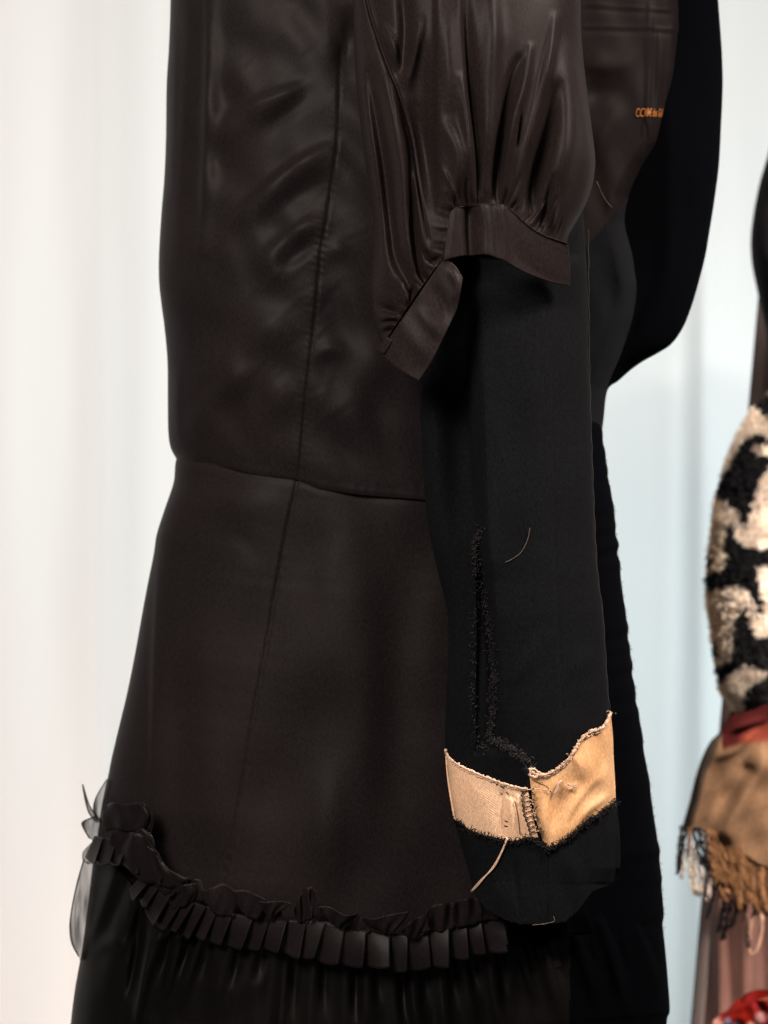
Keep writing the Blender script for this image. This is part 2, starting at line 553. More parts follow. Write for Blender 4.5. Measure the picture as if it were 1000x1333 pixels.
# ---- pleated trim: knife pleats along a curved path
def pleats(name, top, bot, n, mat, parent, seed, res=14):
    r = np.random.default_rng(seed)
    nt = n * res + 1
    nv = 14
    T, B = catmull(top, nt), catmull(bot, nt)
    # uneven pleat widths
    wds = r.uniform(.72, 1.28, n)
    if n > 10:
        wds[:7] *= .66
    ed = np.concatenate([[0], np.cumsum(wds)]) / wds.sum() * (nt - 1)
    verts = []
    for iv in range(nv):
        v = iv / (nv - 1)
        for it in range(nt):
            j = it / (nt - 1) * n
            i = min(int(j), n - 1)
            loc = j - i
            src = ed[i] + loc * (ed[i + 1] - ed[i])
            rs = np.random.default_rng(seed * 100 + i)
            tilt, depth, drop, sk = rs.uniform(.5, 1.4), rs.uniform(8, 14), rs.uniform(-4, 4.5), rs.uniform(-4, 5)
            # knife pleat: the leaf slopes outward, then ducks sharply under the next one
            wd = ed[i + 1] - ed[i]
            if loc < .86:
                q = loc / .86
                out = depth * (.05 + .95 * q ** 1.3) * (.30 + .95 * v)
                s_t = src + .10 * wd * v * q
            else:
                q = (loc - .86) / .14
                out = depth * (1 - 1.25 * min(1, q * 1.6) + (.30 * max(0, q - .625) / .375)) * (.30 + .95 * v)
                s_t = src + .10 * wd * v * (1 - q) - .22 * wd * v * math.sin(math.pi * q)
            out += rs.uniform(-2.5, 3.5) * math.sin(math.pi * min(1, loc / .86)) * v + rs.uniform(0, 4) * v ** 4
            slant = rs.uniform(-5, 6) * (min(loc / .86, 1) - .5)
            s_t = min(max(s_t, 0), nt - 1)
            tx = np.array([np.interp(s_t, np.arange(nt), T[:, k]) for k in (0, 1)])
            bx = np.array([np.interp(s_t, np.arange(nt), B[:, k]) for k in (0, 1)])
            p = tx + (bx - tx) * v
            p = p + np.array([sk * v, (drop + slant + 3.2 * math.sin(math.pi * min(1, loc / .86)) ** .7) * v])
            bulge = 4 * math.sin(math.pi * min(1, v * .7 + .1)) * tilt
            y = float(body_y(p[0], p[1])) - (4 + out + bulge) * S
            verts.append(world(p[0], p[1], y, kscale(float(body_y(p[0], p[1])))))
    V = np.array(verts)
    n0 = len(V)
    F = grid_faces(nv, nt)
    Bk = V + np.array([0, .0012, 0])
    ring = ([q for q in range(nt)] + [i * nt + nt - 1 for i in range(1, nv)]
            + [(nv - 1) * nt + q for q in range(nt - 2, -1, -1)] + [i * nt for i in range(nv - 2, 0, -1)])
    m = len(ring)
    sf = [[ring[a], ring[(a + 1) % m], ring[(a + 1) % m] + n0, ring[a] + n0] for a in range(m)]
    return mesh_obj(name, np.vstack([V, Bk]), F + [f[::-1] for f in grid_faces(nv, nt, n0)] + sf, mat, parent)


trim = pleats('pleated_trim',
              [(196, 1128), (214, 1150), (232, 1162), (258, 1174), (290, 1184), (318, 1190), (345, 1192), (372, 1196), (399, 1196), (430, 1199),
               (462, 1206), (488, 1211), (516, 1214), (547, 1212), (572, 1206), (595, 1203), (625, 1196), (680, 1186), (760, 1170)],
              [(172, 1156), (184, 1174), (206, 1196), (228, 1207), (258, 1217), (288, 1222), (317, 1225), (344, 1228), (372, 1235), (399, 1240), (426, 1246),
               (457, 1250), (487, 1253), (516, 1255), (547, 1252), (575, 1247), (604, 1243), (640, 1234), (700, 1222), (770, 1206)],
              26, SATIN_TRIM, dress, 3)
trim2 = pleats('pleated_trim', [(124, 1087), (140, 1090), (165, 1096), (186, 1106)],
               [(110, 1114), (130, 1121), (158, 1124), (182, 1134)], 4, SATIN_TRIM, dress, 8)


black_side(trim, 660)  # shadow under the sleeve cuff painted as black on the trim's right end


# ---- ruffle heading: loose scalloped petals of cloth above the pleats
def petal_mesh(specs, name, mat, parent, thick=1.2):
    V, F = [], []
    off = 0
    for (L, R, T, B, base, curl, seed) in specs:
        nu, nv = 16, 12
        us, vs = np.linspace(0, 1, nu), np.linspace(0, 1, nv)
        PX, PY = coons(L, R, T, B, us, vs)
        U, Vv = np.meshgrid(us, vs)
        r = np.random.default_rng(seed)
        out = base + curl * (1 - Vv) ** 1.5 + 1.5 * np.sin(np.pi * U) * np.sin(np.pi * Vv) + 3.2 * np.sin(U * r.uniform(5, 12) + r.uniform(0, 6)) * (1 - .7 * Vv) + 1.2 * np.sin(U * 14 + Vv * 5 + r.uniform(0, 6))
        Y = body_y(PX, PY) - out * S
        A = world(PX, PY, Y, kscale(body_y(PX, PY))).reshape(-1, 3)
        Bk = A + np.array([0, thick * S, 0])
        n = nu * nv
        ring = ([j for j in range(nu)] + [i * nu + nu - 1 for i in range(1, nv)]
                + [(nv - 1) * nu + j for j in range(nu - 2, -1, -1)] + [i * nu for i in range(nv - 2, 0, -1)])
        m = len(ring)
        F += grid_faces(nv, nu, off) + [f[::-1] for f in grid_faces(nv, nu, off + n)]
        F += [[off + ring[a], off + ring[(a + 1) % m], off + ring[(a + 1) % m] + n, off + ring[a] + n] for a in range(m)]
        V += [A, Bk]
        off += 2 * n
    return mesh_obj(name, np.vstack(V), F, mat, parent)


def petal(tl, tr, br, bl, bow=0, sag=0, base=10, curl=6, seed=0):
    """four corners; bow lifts the top edge, sag drops the lower one (px)"""
    mid = lambda a, b, d: ((a[0] + b[0]) / 2, (a[1] + b[1]) / 2 + d)
    r = np.random.default_rng(seed + 500)
    lp = lambda a, b, t, d: (a[0] + (b[0] - a[0]) * t + r.normal(0, .8), a[1] + (b[1] - a[1]) * t + d + r.normal(0, 1.2))
    return ([tl, (lp(tl, bl, .5, 0)[0] - 2, lp(tl, bl, .5, 0)[1]), bl], [tr, (lp(tr, br, .5, 0)[0] + 2, lp(tr, br, .5, 0)[1]), br],
            [tl, lp(tl, tr, .3, -bow * .8 - 1), lp(tl, tr, .65, -bow), tr], [bl, lp(bl, br, .35, sag + 1), lp(bl, br, .7, sag), br], base, curl, seed)


petal_mesh([
    petal((263, 1157), (308, 1154), (303, 1190), (274, 1180), 6, 4, 12, 4, 1),
    petal((305, 1153), (348, 1164), (342, 1190), (316, 1182), 3, 3, 16, 8, 2),
    petal((338, 1166), (381, 1170), (362, 1186), (350, 1190), 1, 3, 14, 9, 3),
    petal((384, 1178), (399, 1152), (400, 1196), (388, 1198), 2, 0, 11, 3, 4),
    petal((397, 1152), (413, 1153), (413, 1190), (402, 1196), 1, 0, 15, 5, 5),
    petal((415, 1173), (467, 1184), (450, 1203), (432, 1198), 0, 3, 16, 8, 6),
    petal((472, 1189), (534, 1179), (514, 1209), (496, 1209), -2, 2, 15, 8, 7),
    petal((522, 1205), (557, 1178), (553, 1207), (528, 1214), 2, 2, 18, 7, 8),
    petal((556, 1180), (590, 1172), (592, 1205), (560, 1208), 5, 2, 10, 4, 9),
    petal((586, 1174), (622, 1166), (628, 1196), (592, 1204), 4, 2, 13, 6, 10),
    petal((620, 1164), (668, 1160), (672, 1188), (630, 1196), 4, 2, 11, 6, 11),
    petal((664, 1160), (712, 1158), (716, 1182), (676, 1190), 4, 2, 12, 4, 12),
    petal((232, 1146), (262, 1142), (270, 1172), (240, 1164), 3, 2, 9, 4, 13),
    petal((330, 1178), (366, 1180), (366, 1200), (334, 1198), 2, 1, 7, 2, 14),
    petal((452, 1192), (480, 1196), (480, 1212), (456, 1208), 2, 1, 8, 2, 15),
], 'ruffle', SATIN, dress)
black_side(bpy.data.objects['ruffle'], 650)  # same painted sleeve shadow on the ruffle's right end

# folded-over loops of the ruffle at the left
petal_mesh([
    ([(139, 1048), (134, 1062), (142, 1080)], [(184, 1041), (196, 1056), (191, 1074)], [(139, 1048), (150, 1041), (168, 1044), (184, 1041)], [(142, 1080), (155, 1076), (172, 1081), (191, 1074)], 14, 3, 21),
    ([(184, 1042), (188, 1060), (190, 1076)], [(195, 1048), (201, 1066), (198, 1084)], [(184, 1042), (190, 1043), (195, 1048)], [(190, 1076), (194, 1080), (198, 1084)], 8, 3, 25),
    ([(146, 1084), (146, 1096), (156, 1104)], [(188, 1074), (200, 1086), (204, 1100)], [(146, 1084), (158, 1076), (174, 1080), (188, 1074)], [(156, 1104), (174, 1102), (190, 1106), (204, 1100)], 10, 3, 22),
    ([(167, 1082), (154, 1096), (156, 1116), (170, 1128)], [(194, 1088), (210, 1108), (216, 1128), (212, 1146)], [(167, 1082), (176, 1079), (186, 1082), (194, 1088)], [(170, 1128), (182, 1140), (196, 1147), (212, 1146)], 16, 4, 23),
    ([(196, 1096), (196, 1116), (202, 1134), (206, 1147)], [(210, 1110), (222, 1126), (236, 1134), (249, 1140)], [(196, 1096), (203, 1101), (210, 1110)], [(206, 1147), (222, 1152), (236, 1148), (249, 1140)], 17, 6, 24),
    ([(208, 1144), (206, 1152), (212, 1160)], [(244, 1142), (246, 1152), (236, 1162)], [(208, 1144), (226, 1148), (244, 1142)], [(212, 1160), (224, 1164), (236, 1162)], 11, 5, 26),
    ([(228, 1160), (222, 1170), (226, 1180)], [(256, 1146), (260, 1156), (252, 1170)], [(228, 1160), (240, 1148), (256, 1146)], [(226, 1180), (240, 1178), (252, 1170)], 12, 5, 27),
], 'ruffle_fold', SATIN_TRIM, dress)


def edge_depth(X, Y):
    return np.full(np.shape(X), -.012)


def organza(specs, name):
    V, F, off = [], [], 0
    for (L, R, T, B, amp) in specs:
        us, vs = np.linspace(0, 1, 14), np.linspace(0, 1, 18)
        PX, PY = coons(L, R, T, B, us, vs)
        U, Vv = np.meshgrid(us, vs)
        Y = -.012 - amp * S * np.sin(np.pi * U) - 2 * S * np.sin(U * 9 + Vv * 3)
        V.append(world(PX, PY, Y, S).reshape(-1, 3))
        F += grid_faces(18, 14, off)
        off += 14 * 18
    return mesh_obj(name, np.vstack(V), F, ORGANZA, dress)


organza([
    ([(111, 1018), (114, 1036), (119, 1054), (126, 1066)], [(112, 1018), (120, 1045), (129, 1057), (136, 1066)], [(111, 1018), (112, 1018)], [(126, 1066), (136, 1066)], 8),
    ([(142, 1010), (128, 1034), (125, 1050), (128, 1064)], [(150, 1012), (148, 1034), (142, 1050), (140, 1066)], [(142, 1010), (150, 1012)], [(128, 1064), (140, 1066)], 10),
    ([(128, 1058), (112, 1066), (112, 1074), (120, 1088)], [(140, 1060), (142, 1070), (142, 1082), (142, 1094)], [(128, 1058), (140, 1060)], [(120, 1088), (142, 1094)], 14),
    ([(126, 1090), (112, 1104), (110, 1115)], [(150, 1092), (140, 1106), (130, 1120)], [(126, 1090), (150, 1092)], [(110, 1115), (130, 1120)], 16),
    ([(113, 1114), (103, 1150), (95, 1195), (97, 1222), (106, 1240)], [(136, 1118), (130, 1150), (125, 1195), (120, 1222), (116, 1242)], [(113, 1114), (136, 1118)], [(106, 1240), (116, 1242)], 16),
], 'organza_edging')
def rim(pts, r=.9, n=24):
    c = catmull(pts, n)
    return (world(c[:, 0], c[:, 1], np.full(n, -.013), S), r * S)
tubes('organza_hem', [rim([(111, 1018), (114, 1036), (119, 1054), (126, 1064)]), rim([(128, 1059), (112, 1066), (111, 1072), (120, 1088)]),
                      rim([(113, 1114), (103, 1150), (95, 1195), (97, 1222), (106, 1240)]), rim([(142, 1012), (128, 1036), (125, 1050), (130, 1062)], .5)],
      FRAY, dress)

# ---- jacket back: black wool, curving round at the right
bk_R = [(930, -70), (935, 0), (938, 40), (940, 70), (941, 110), (939, 160), (936, 215), (930, 262), (924, 300), (918, 335), (909, 370),
        (900, 400), (889, 427), (874, 448), (856, 460), (838, 470), (822, 481), (805, 496), (791, 508), (786, 545), (783, 570)]
bk_L = [(700, -70), (705, 150), (715, 300), (730, 480), (745, 590)]


def bk_fold(X, Y):
    f = wob(X, Y, 90, 200, 2, 31)
    f += stroke(X, Y, [(868, 120), (872, 260), (866, 360), (840, 440)], 6, 14)
    f += stroke(X, Y, [(840, 390), (812, 450), (790, 500)], -6, 6)
    f += stroke(X, Y, [(822, 430), (806, 470), (792, 502)], 5, 4)
    return f


back = tube_shell('back_panel', bk_L, bk_R, [(700, -70), (930, -70)], [(745, 590), (783, 570)], .035, lambda v: .045 - .015 * v, bk_fold, BLACK, dress,
                  nu=110, nv=190, nb=20)

# ---- lining, dark satin, seen between sleeve and jacket back
li_L = [(735, -70), (738, 100), (742, 250), (745, 400), (752, 560)]
li_R = [(892, -70), (891, 0), (890, 40), (884, 95), (873, 145), (858, 186), (838, 217), (819, 255), (813, 290), (823, 332), (829, 368), (823, 415), (808, 462), (791, 505), (783, 560)]


def li_depth(X, Y):
    e = np.interp(Y, [p[1] for p in li_R], [p[0] for p in li_R])
    return -.030 + .022 * np.clip((X - 745) / 150, 0, 1.2) ** 1.5 + .022 * np.clip(1 - (e - X) / 26, 0, 1) ** 2


def li_fold(X, Y):
    f = wob(X, Y, 60, 110, 2.0, 41)
    f += stroke(X, Y, [(760, 34), (800, 35), (840, 36), (892, 40)], .7, 1.5, taper=False)
    f += stroke(X, Y, [(760, 40), (800, 41), (840, 42), (892, 46)], -.7, 3, taper=False)
    f += stroke(X, Y, [(760, 6), (800, 8), (840, 11), (892, 15)], .6, 1.5, taper=False)
    f += stroke(X, Y, [(760, 12), (800, 14), (892, 20)], -.6, 3, taper=False)
    f += stroke(X, Y, [(762, 84), (790, 88), (815, 84)], 4, 10, 16)
    f += stroke(X, Y, [(762, 118), (785, 120), (806, 112)], -5, 14)
    f += stroke(X, Y, [(772, 205), (790, 170), (812, 140)], 5, 16, 12)
    f += stroke(X, Y, [(846, 0), (845, 60), (844, 120), (840, 182)], 4, 4, 5)
    f += stroke(X, Y, [(858, 40), (858, 100), (850, 190)], 4, 4, 4)
    f += stroke(X, Y, [(840, 160), (842, 180), (838, 200)], -3, 2)
    f += stroke(X, Y, [(876, 20), (872, 90), (862, 150)], 3, 4)
    f += stroke(X, Y, [(790, 250), (808, 300), (812, 400), (796, 480)], 4, 9)
    return f


lining = sheet('lining', li_L, li_R, [(735, -70), (892, -70)], [(752, 560), (783, 560)], li_depth, kscale(-.03), LINING, dress, nu=90, nv=260, thick=2, fold=li_fold)

lining.data.materials.append(WOOL)
_k = [(p.center[0] / kscale(p.center[1]) + W / 2, H / 2 + (ZC - p.center[2]) / kscale(p.center[1])) for p in lining.data.polygons]
lining.data.polygons.foreach_set('material_index', [1 if y > 318 - (x - 766) * 1.15 else 0 for x, y in _k])

# lettering woven on the lining: the cloth is creased, so the middle letters crowd together
def lettering():
    cu = bpy.data.curves.new('lettering_curve', 'FONT')
    cu.body = 'COMME des GAR'
    cu.size = 1
    cu.extrude = 0
    cu.offset = .002
    tmp = bpy.data.objects.new('tmp', cu)
    COL.objects.link(tmp)
    bpy.context.view_layer.update()
    me = bpy.data.meshes.new_from_object(tmp.evaluated_get(bpy.context.evaluated_depsgraph_get()))
    bpy.data.objects.remove(tmp)
    v = np.array([x.co[:] for x in me.vertices])
    f = [list(p.vertices) for p in me.polygons]
    bpy.data.meshes.remove(me)
    x = v[:, 0]
    x0, x1 = x.min(), x.max()
    q = (x - x0) / (x1 - x0)
    # C O | M M E | des | G A R
    PXl = np.interp(q, [0, .085, .165, .30, .385, .455, .62, .665, .76, .86, 1], [827, 832, 837.5, 841, 845.5, 846.8, 852.5, 853.5, 857.5, 860.5, 862])
    PYl = 152.5 - v[:, 1] / .72 * 11.5
    PXl = PXl + (152.5 - PYl) * .12
    k = kscale(-.03)
    Y = li_depth(PXl, PYl) - li_fold(PXl, PYl) * k - 1.2 * k
    mesh_obj('lettering', world(PXl, PYl, Y, kscale(li_depth(PXl, PYl))), f, GOLD, lining, smooth=False)


lettering()

# ---- long black sleeve
sl_L = [(552, 220), (547, 400), (546, 490), (550, 600), (557, 680), (569, 740), (582, 795), (584, 840), (582, 880), (580, 930), (580, 975), (588, 1040),
        (599, 1090), (611, 1138), (618, 1162), (632, 1182), (652, 1195)]
sl_R = [(752, 190), (764, 350), (766, 450), (768, 520), (771, 600), (775, 700), (779, 755), (785, 800), (790, 880), (794, 930), (799, 990), (801, 1040),
        (806, 1090), (806, 1130), (797, 1149), (774, 1157), (762, 1170), (745, 1190), (724, 1200)]
SLY, SLB = -.165, .042
SK = kscale(SLY)
vent_L = [(624, 700), (618, 722), (622, 745), (630, 790), (636, 850), (636, 900), (630, 960)]


def sl_base(X, Y):
    l = np.interp(Y, [p[1] for p in sl_L], [p[0] for p in sl_L])
    r = np.interp(Y, [p[1] for p in sl_R], [p[0] for p in sl_R])
    q = np.clip(1 - ((X - (l + r) / 2) / ((r - l) / 2)) ** 2, 0, 1)
    return SLY - SLB * np.sqrt(q) ** .7


def sl_fold(X, Y):
    f = wob(X, Y, 90, 260, 1.8, 51)
    f += stepline(X, Y, [(618, 330), (620, 420), (623, 520), (626, 610), (629, 690), (636, 760), (645, 850), (648, 900), (650, 1000)], 20, 1.6, 110, 12, 200)
    f += stroke(X, Y, [(604, 330), (606, 450), (610, 560), (616, 680)], -30, 30, 6)
    f += stroke(X, Y, [(590, 420), (592, 560), (600, 700)], -9, 20)
    f += stroke(X, Y, [(566, 560), (574, 690), (596, 800), (600, 940)], 6, 12, 15)
    f += stroke(X, Y, [(716, 440), (720, 640), (726, 800), (732, 930)], -1.6, 2.2)
    f += stepline(X, Y, [(712, 340), (716, 440), (720, 640), (726, 800), (732, 950)], -4, 5, 60)
    f += stroke(X, Y, [(660, 890), (690, 860), (715, 820)], 3, 12)
    f += stroke(X, Y, [(740, 880), (760, 860), (778, 850)], 3, 14)
    f += stroke(X, Y, [(692, 420), (700, 600), (700, 800)], 3, 26)
    # open vent: a slit running down to the cuff
    f += stroke(X, Y, [(625, 694), (626, 740), (634, 800), (640, 860), (640, 920), (634, 975)], -8, 5, 4)
    f += stepline(X, Y, [(621, 730), (624, 800), (622, 880), (618, 985)], -9, 1.2, 26, 25, 15)
    return f


sleeve = tube_shell('long_sleeve', sl_L, sl_R, [(552, 220), (650, 205), (752, 190)], [(652, 1195), (690, 1203), (724, 1200)], SLY, SLB, sl_fold, WOOL, dress,
                    nu=180, nv=380, expo=.7, nb=20)


def sl_y(X, Y):
    return sl_base(X, Y) - sl_fold(X, Y) * SK


# fine pale selvedge down the sleeve's right edge
ed = [(766, 300), (767, 450), (768.5, 520), (771, 600), (775, 700), (779, 755), (785, 800), (790, 880), (794, 926)]
tubes('selvedge', [(world(*(lambda c: (c[:, 0] - .5 + .5 * np.sin(np.arange(90) * 1.3), c[:, 1], np.full(90, SLY - .004)))(catmull(ed, 90)), SK), .34 * SK)], SELV, sleeve)

def rope(pts, depth, r, seed, n=70, out=2):
    rr = np.random.default_rng(seed)
    c = catmull(pts, n)
    c = c + rr.normal(0, .45, c.shape)
    return (world(c[:, 0], c[:, 1], depth(c[:, 0], c[:, 1]) - out * SK, kscale(depth(c[:, 0], c[:, 1]))), r * SK * (1 + .3 * rr.normal(0, 1, n).clip(-1.4, 1.4)))


# frayed edges: curled cut threads
def fray(name, path, n, depth, mat, parent, size=(3, 8), spread=3, out=2.0, rad=.45, seed=1, bias=(0, 0)):
    r = np.random.default_rng(seed)
    c = catmull(path, 300)
    P = []
    for i in range(n):
        b = c[r.integers(0, 300)] + r.normal(0, spread, 2)
        ang = r.uniform(0, 2 * np.pi)
        L_ = r.uniform(*size)
        t = np.linspace(0, 1, 7)
        curl = r.uniform(-3.5, 3.5)
        a = ang + curl * t
        x = b[0] + np.cumsum(np.cos(a)) * L_ / 7 + bias[0] * t * L_
        y = b[1] + np.cumsum(np.sin(a)) * L_ / 7 + bias[1] * t * L_
        o = out + np.abs(r.normal(0, 1.5)) + 1.5 * np.sin(np.pi * t)
        P.append((world(x, y, depth(x, y) - o * SK, kscale(depth(x, y))), rad * SK * r.uniform(.7, 1.3)))
    return tubes(name, P, mat, parent, sides=4)


fray('frayed_edge', [(626, 688), (618, 715), (621, 740), (631, 790), (640, 850), (642, 900), (638, 950), (630, 975)], 420, sl_y, FRAY2, sleeve, (3, 9), 2.0, 2, .34, 61)
tubes('rolled_edge', [rope([(625, 690), (620, 716), (624, 742), (634, 790), (643, 850), (645, 900), (641, 955)], sl_y, 1.5, 95, 110, 1), rope([(617, 742), (620, 800), (619, 880), (617, 975)], sl_y, 1.0, 96, 90, 1)], WOOL, sleeve)
fray('frayed_edge', [(640, 962), (655, 968), (672, 978), (684, 988), (690, 1004)], 240, sl_y, FRAY2, sleeve, (3, 9), 2.6, 4, .36, 62)
fray('frayed_edge', [(618, 790), (616, 880), (622, 970)], 90, sl_y, FRAY2, sleeve, (2, 7), 1.5, 2, .3, 63)

# short wool fibres standing off the black silhouettes
fray('wool_fibres', sk_R[6:], 260, lambda X, Y: np.full(np.shape(X), -.001), BLACK, skirt, (1.5, 3.5), .4, 0, .2, 92)

# ---- cream band of the cuff, two pieces
band_off = lambda o: (lambda X, Y: sl_base(np.clip(X, 581, 800), Y) - np.maximum(o, o * .5 + np.maximum(sl_fold(X, Y), 0)) * SK)
bl_T = [(579, 975), (588, 989), (610, 1002), (645, 1016), (670, 1024), (687, 1027)]
bl_B = [(591, 1068), (610, 1080), (640, 1090), (668, 1096), (690, 1093), (701, 1090)]
br_T = [(689, 1003), (700, 1008), (715, 1006), (735, 993), (748, 976), (757, 961), (770, 952), (782, 948), (790, 939), (795, 927)]
br_B = [(712, 1107), (728, 1099), (745, 1087), (762, 1072), (780, 1060), (802, 1043)]


def rag_edges(seed, a=1.1):
    def g(PX, PY, us, vs):
        r = np.random.default_rng(seed)
        n1 = np.convolve(r.normal(0, 1, len(us)), [.3, .4, .3], 'same') * a
        n2 = np.convolve(r.normal(0, 1, len(us)), [.3, .4, .3], 'same') * a
        v = vs[:, None]
        return PX, PY + n1[None] * (1 - v) ** 6 + n2[None] * v ** 6
    return g


def bl_fold(X, Y):
    f = wob(X, Y, 60, 60, 1.6, 71)
    f += stroke(X, Y, [(664, 1030), (666, 1060), (668, 1094)], 4, 4, 5)
    f += stroke(X, Y, [(655, 1030), (656, 1070), (662, 1092)], -3, 4)
    f += stroke(X, Y, [(600, 1010), (625, 1040), (640, 1085)], 3, 14)
    f += stroke(X, Y, [(672, 1028), (680, 1060), (690, 1090)], 2, 6)
    f += stroke(X, Y, [(650, 1030), (668, 1038), (674, 1040)], -2, 3)
    f += stroke(X, Y, [(672, 1033), (675, 1040), (672, 1046)], 3, 5)
    return f


def br_fold(X, Y):
    f = wob(X, Y, 50, 70, 2.0, 72)
    f += stroke(X, Y, [(742, 1008), (728, 1034), (720, 1066), (714, 1098)], -4, 7, 12)
    f += stroke(X, Y, [(704, 1030), (708, 1060), (713, 1096)], 6, 9)
    f += stroke(X, Y, [(728, 1094), (742, 1062), (768, 1028), (790, 1000)], 7, 10, 8)
    f += stroke(X, Y, [(748, 1080), (766, 1054), (794, 1034)], 6, 6)
    f += stroke(X, Y, [(740, 1074), (756, 1046), (780, 1018)], -5, 6)
    f += stroke(X, Y, [(748, 982), (756, 1000), (752, 1016)], 6, 6, 12)
    f += stroke(X, Y, [(763, 962), (770, 1000), (768, 1020)], 5, 9)
    f += stroke(X, Y, [(778, 955), (784, 985), (786, 1010)], -4, 6)
    f += stroke(X, Y, [(735, 1024), (745, 1027), (752, 1020)], 3, 4)
    return f


bandL = sheet('cream_band', [(579, 975), (583, 1020), (591, 1068)], [(687, 1027), (692, 1056), (701, 1090)], bl_T, bl_B, band_off(9), SK, CREAM, sleeve,
              nu=90, nv=60, thick=2, fold=bl_fold, rag=rag_edges(1))
bandR = sheet('cream_band', [(689, 1003), (693, 1040), (700, 1075), (712, 1107)], [(795, 927), (798, 960), (800, 1000), (802, 1043)], br_T, br_B, band_off(10), SK, CREAM_SATIN, sleeve,
              nu=100, nv=80, thick=2, fold=br_fold, rag=rag_edges(2))
bandR['label'] = 'shiny peach half of the cream cuff band'


dL = lambda X, Y: band_off(9)(X, Y) - bl_fold(X, Y) * SK
dR = lambda X, Y: band_off(10)(X, Y) - br_fold(X, Y) * SK
tubes('rolled_hem', [rope(bl_T, dL, 1.7, 1), rope([(p[0], p[1] + 3) for p in bl_T], dL, 1.0, 3, out=1)], CREAM_THREAD, bandL)
tubes('rolled_hem', [rope(br_T, dR, 2.1, 2, 110), rope([(p[0] - .5, p[1] + 4) for p in br_T], dR, 1.2, 4, 90, 1),
                     rope([(688, 1000), (696, 1001), (702, 1006), (697, 1011), (690, 1009), (692, 1003)], dR, 1.8, 6, 24, 3)], CREAM_THREAD, bandR)
# cream fuzz on the raw top edge
fray('cream_fuzz', br_T, 70, dR, CREAM_THREAD, bandR, (2, 5), 1.6, 2, .35, 66)
fray('cream_fuzz', [(738, 1018), (744, 1026), (748, 1022)], 24, dR, CREAM_THREAD, bandR, (2, 5), 1.6, 2, .5, 67)

# ---- lower black cuff, raw upper edge over the cream
def cuff_depth(X, Y):
    return sl_base(np.clip(X, 584, 802), np.clip(Y, 900, 1150)) - 14 * SK


cl_fold = lambda X, Y: wob(X, Y, 80, 120, 1.5, 81) + stroke(X, Y, [(668, 1100), (672, 1150), (676, 1190)], -1.8, 4) + stroke(X, Y, [(620, 1100), (640, 1150), (660, 1185)], 3, 14)
cuffL = sheet('cuff', [(590, 1066), (600, 1100), (611, 1138), (619, 1164), (634, 1184), (655, 1196)], [(712, 1098), (713, 1130), (713, 1170), (712, 1202)],
              [(590, 1066), (610, 1080), (640, 1090), (668, 1096), (690, 1091), (712, 1098)], [(655, 1196), (680, 1203), (712, 1202)], lambda X, Y: cuff_depth(X, Y) - 1.5 * SK, SK, WOOL, sleeve,
              nu=90, nv=80, thick=3, fold=cl_fold, rag=rag_edges(3, 1.4))
cr_fold = lambda X, Y: wob(X, Y, 80, 120, 1.5, 82) + stroke(X, Y, [(740, 1110), (752, 1150), (748, 1180)], 3, 12) + stroke(X, Y, [(790, 1060), (796, 1110), (800, 1140)], 3, 8)
cuffR = sheet('cuff', [(711, 1105), (708, 1130), (707, 1170), (708, 1203)], [(803, 1042), (807, 1090), (807, 1130), (797, 1150), (775, 1157), (752, 1186)],
              [(711, 1105), (728, 1098), (745, 1086), (762, 1071), (780, 1059), (803, 1042)], [(708, 1203), (728, 1201), (740, 1196), (752, 1186)], cuff_depth, SK, WOOL, sleeve,
              nu=80, nv=80, thick=3, fold=cr_fold, rag=rag_edges(4, 1.4))
dC = lambda X, Y: cuff_depth(X, Y) - 1.5 * SK
fray('frayed_edge', [(590, 1066), (610, 1080), (640, 1090), (668, 1096), (690, 1091), (712, 1103)], 330, dC, FRAY, cuffL, (3, 7), 1.5, 1, .5, 64)
fray('frayed_edge', [(711, 1106), (728, 1098), (745, 1086), (762, 1071), (780, 1059), (803, 1042)], 330, dC, FRAY, cuffR, (3, 7), 1.5, 1, .5, 65)
fray('frayed_edge', [(692, 1028), (696, 1055), (702, 1080), (708, 1100)], 70, dR, FRAY, bandL, (2, 5), 1.0, 4, .45, 68)
fray('cream_fuzz', [(690, 1035), (693, 1055), (699, 1082)], 26, dR, CREAM_THREAD, bandL, (1.5, 3), 1.3, 8, .5, 69)

# ---- stitching on the band
st = []
Lc = catmull([(678, 1029), (679, 1045), (681, 1061), (686, 1074), (689, 1087)], 10)
Rc = catmull([(688, 1028), (691, 1053), (696, 1076), (699, 1088)], 10)
th_ = lambda pts, out=2.2, r=.55, n=14: (pxpath(pts, dL, SK, n, out), r * SK)
for i in range(9):
    st.append(th_([tuple(Lc[i]), tuple((Lc[i] + Rc[i]) / 2 + (0, 2.2)), tuple(Rc[i] + (0, 1))]))
    st.append(th_([tuple(Lc[i]), tuple(Lc[i] * .5 + Lc[i + 1] * .5 + (1.6, 0)), tuple(Lc[i + 1])]))
    st.append(th_([tuple(Rc[i] + (0, 1)), tuple((Rc[i] + Lc[i + 1]) / 2 + (0, -1.2)), tuple(Lc[i + 1])]))
st.append(th_([(670, 1042), (673, 1055), (675, 1068), (677, 1087)], 1.6, .4, 20))
for d in ([(646, 1022), (649, 1019)], [(651, 1032), (654, 1034)], [(659, 1031), (662, 1034)], [(657, 1068.5), (661, 1069.5)], [(656, 1075), (660.5, 1075.5)], [(651, 1023), (656, 1026)]):
    st.append(th_(d, 1.6, .6, 4))
tubes('overlock_stitching', st, FRAY, bandL)
tubes('loose_thread', [(pxpath([(692, 1014), (703, 1020), (712, 1024), (717, 1031)], dR, SK, 16, 2.5), .45 * SK)], FRAY, bandR)
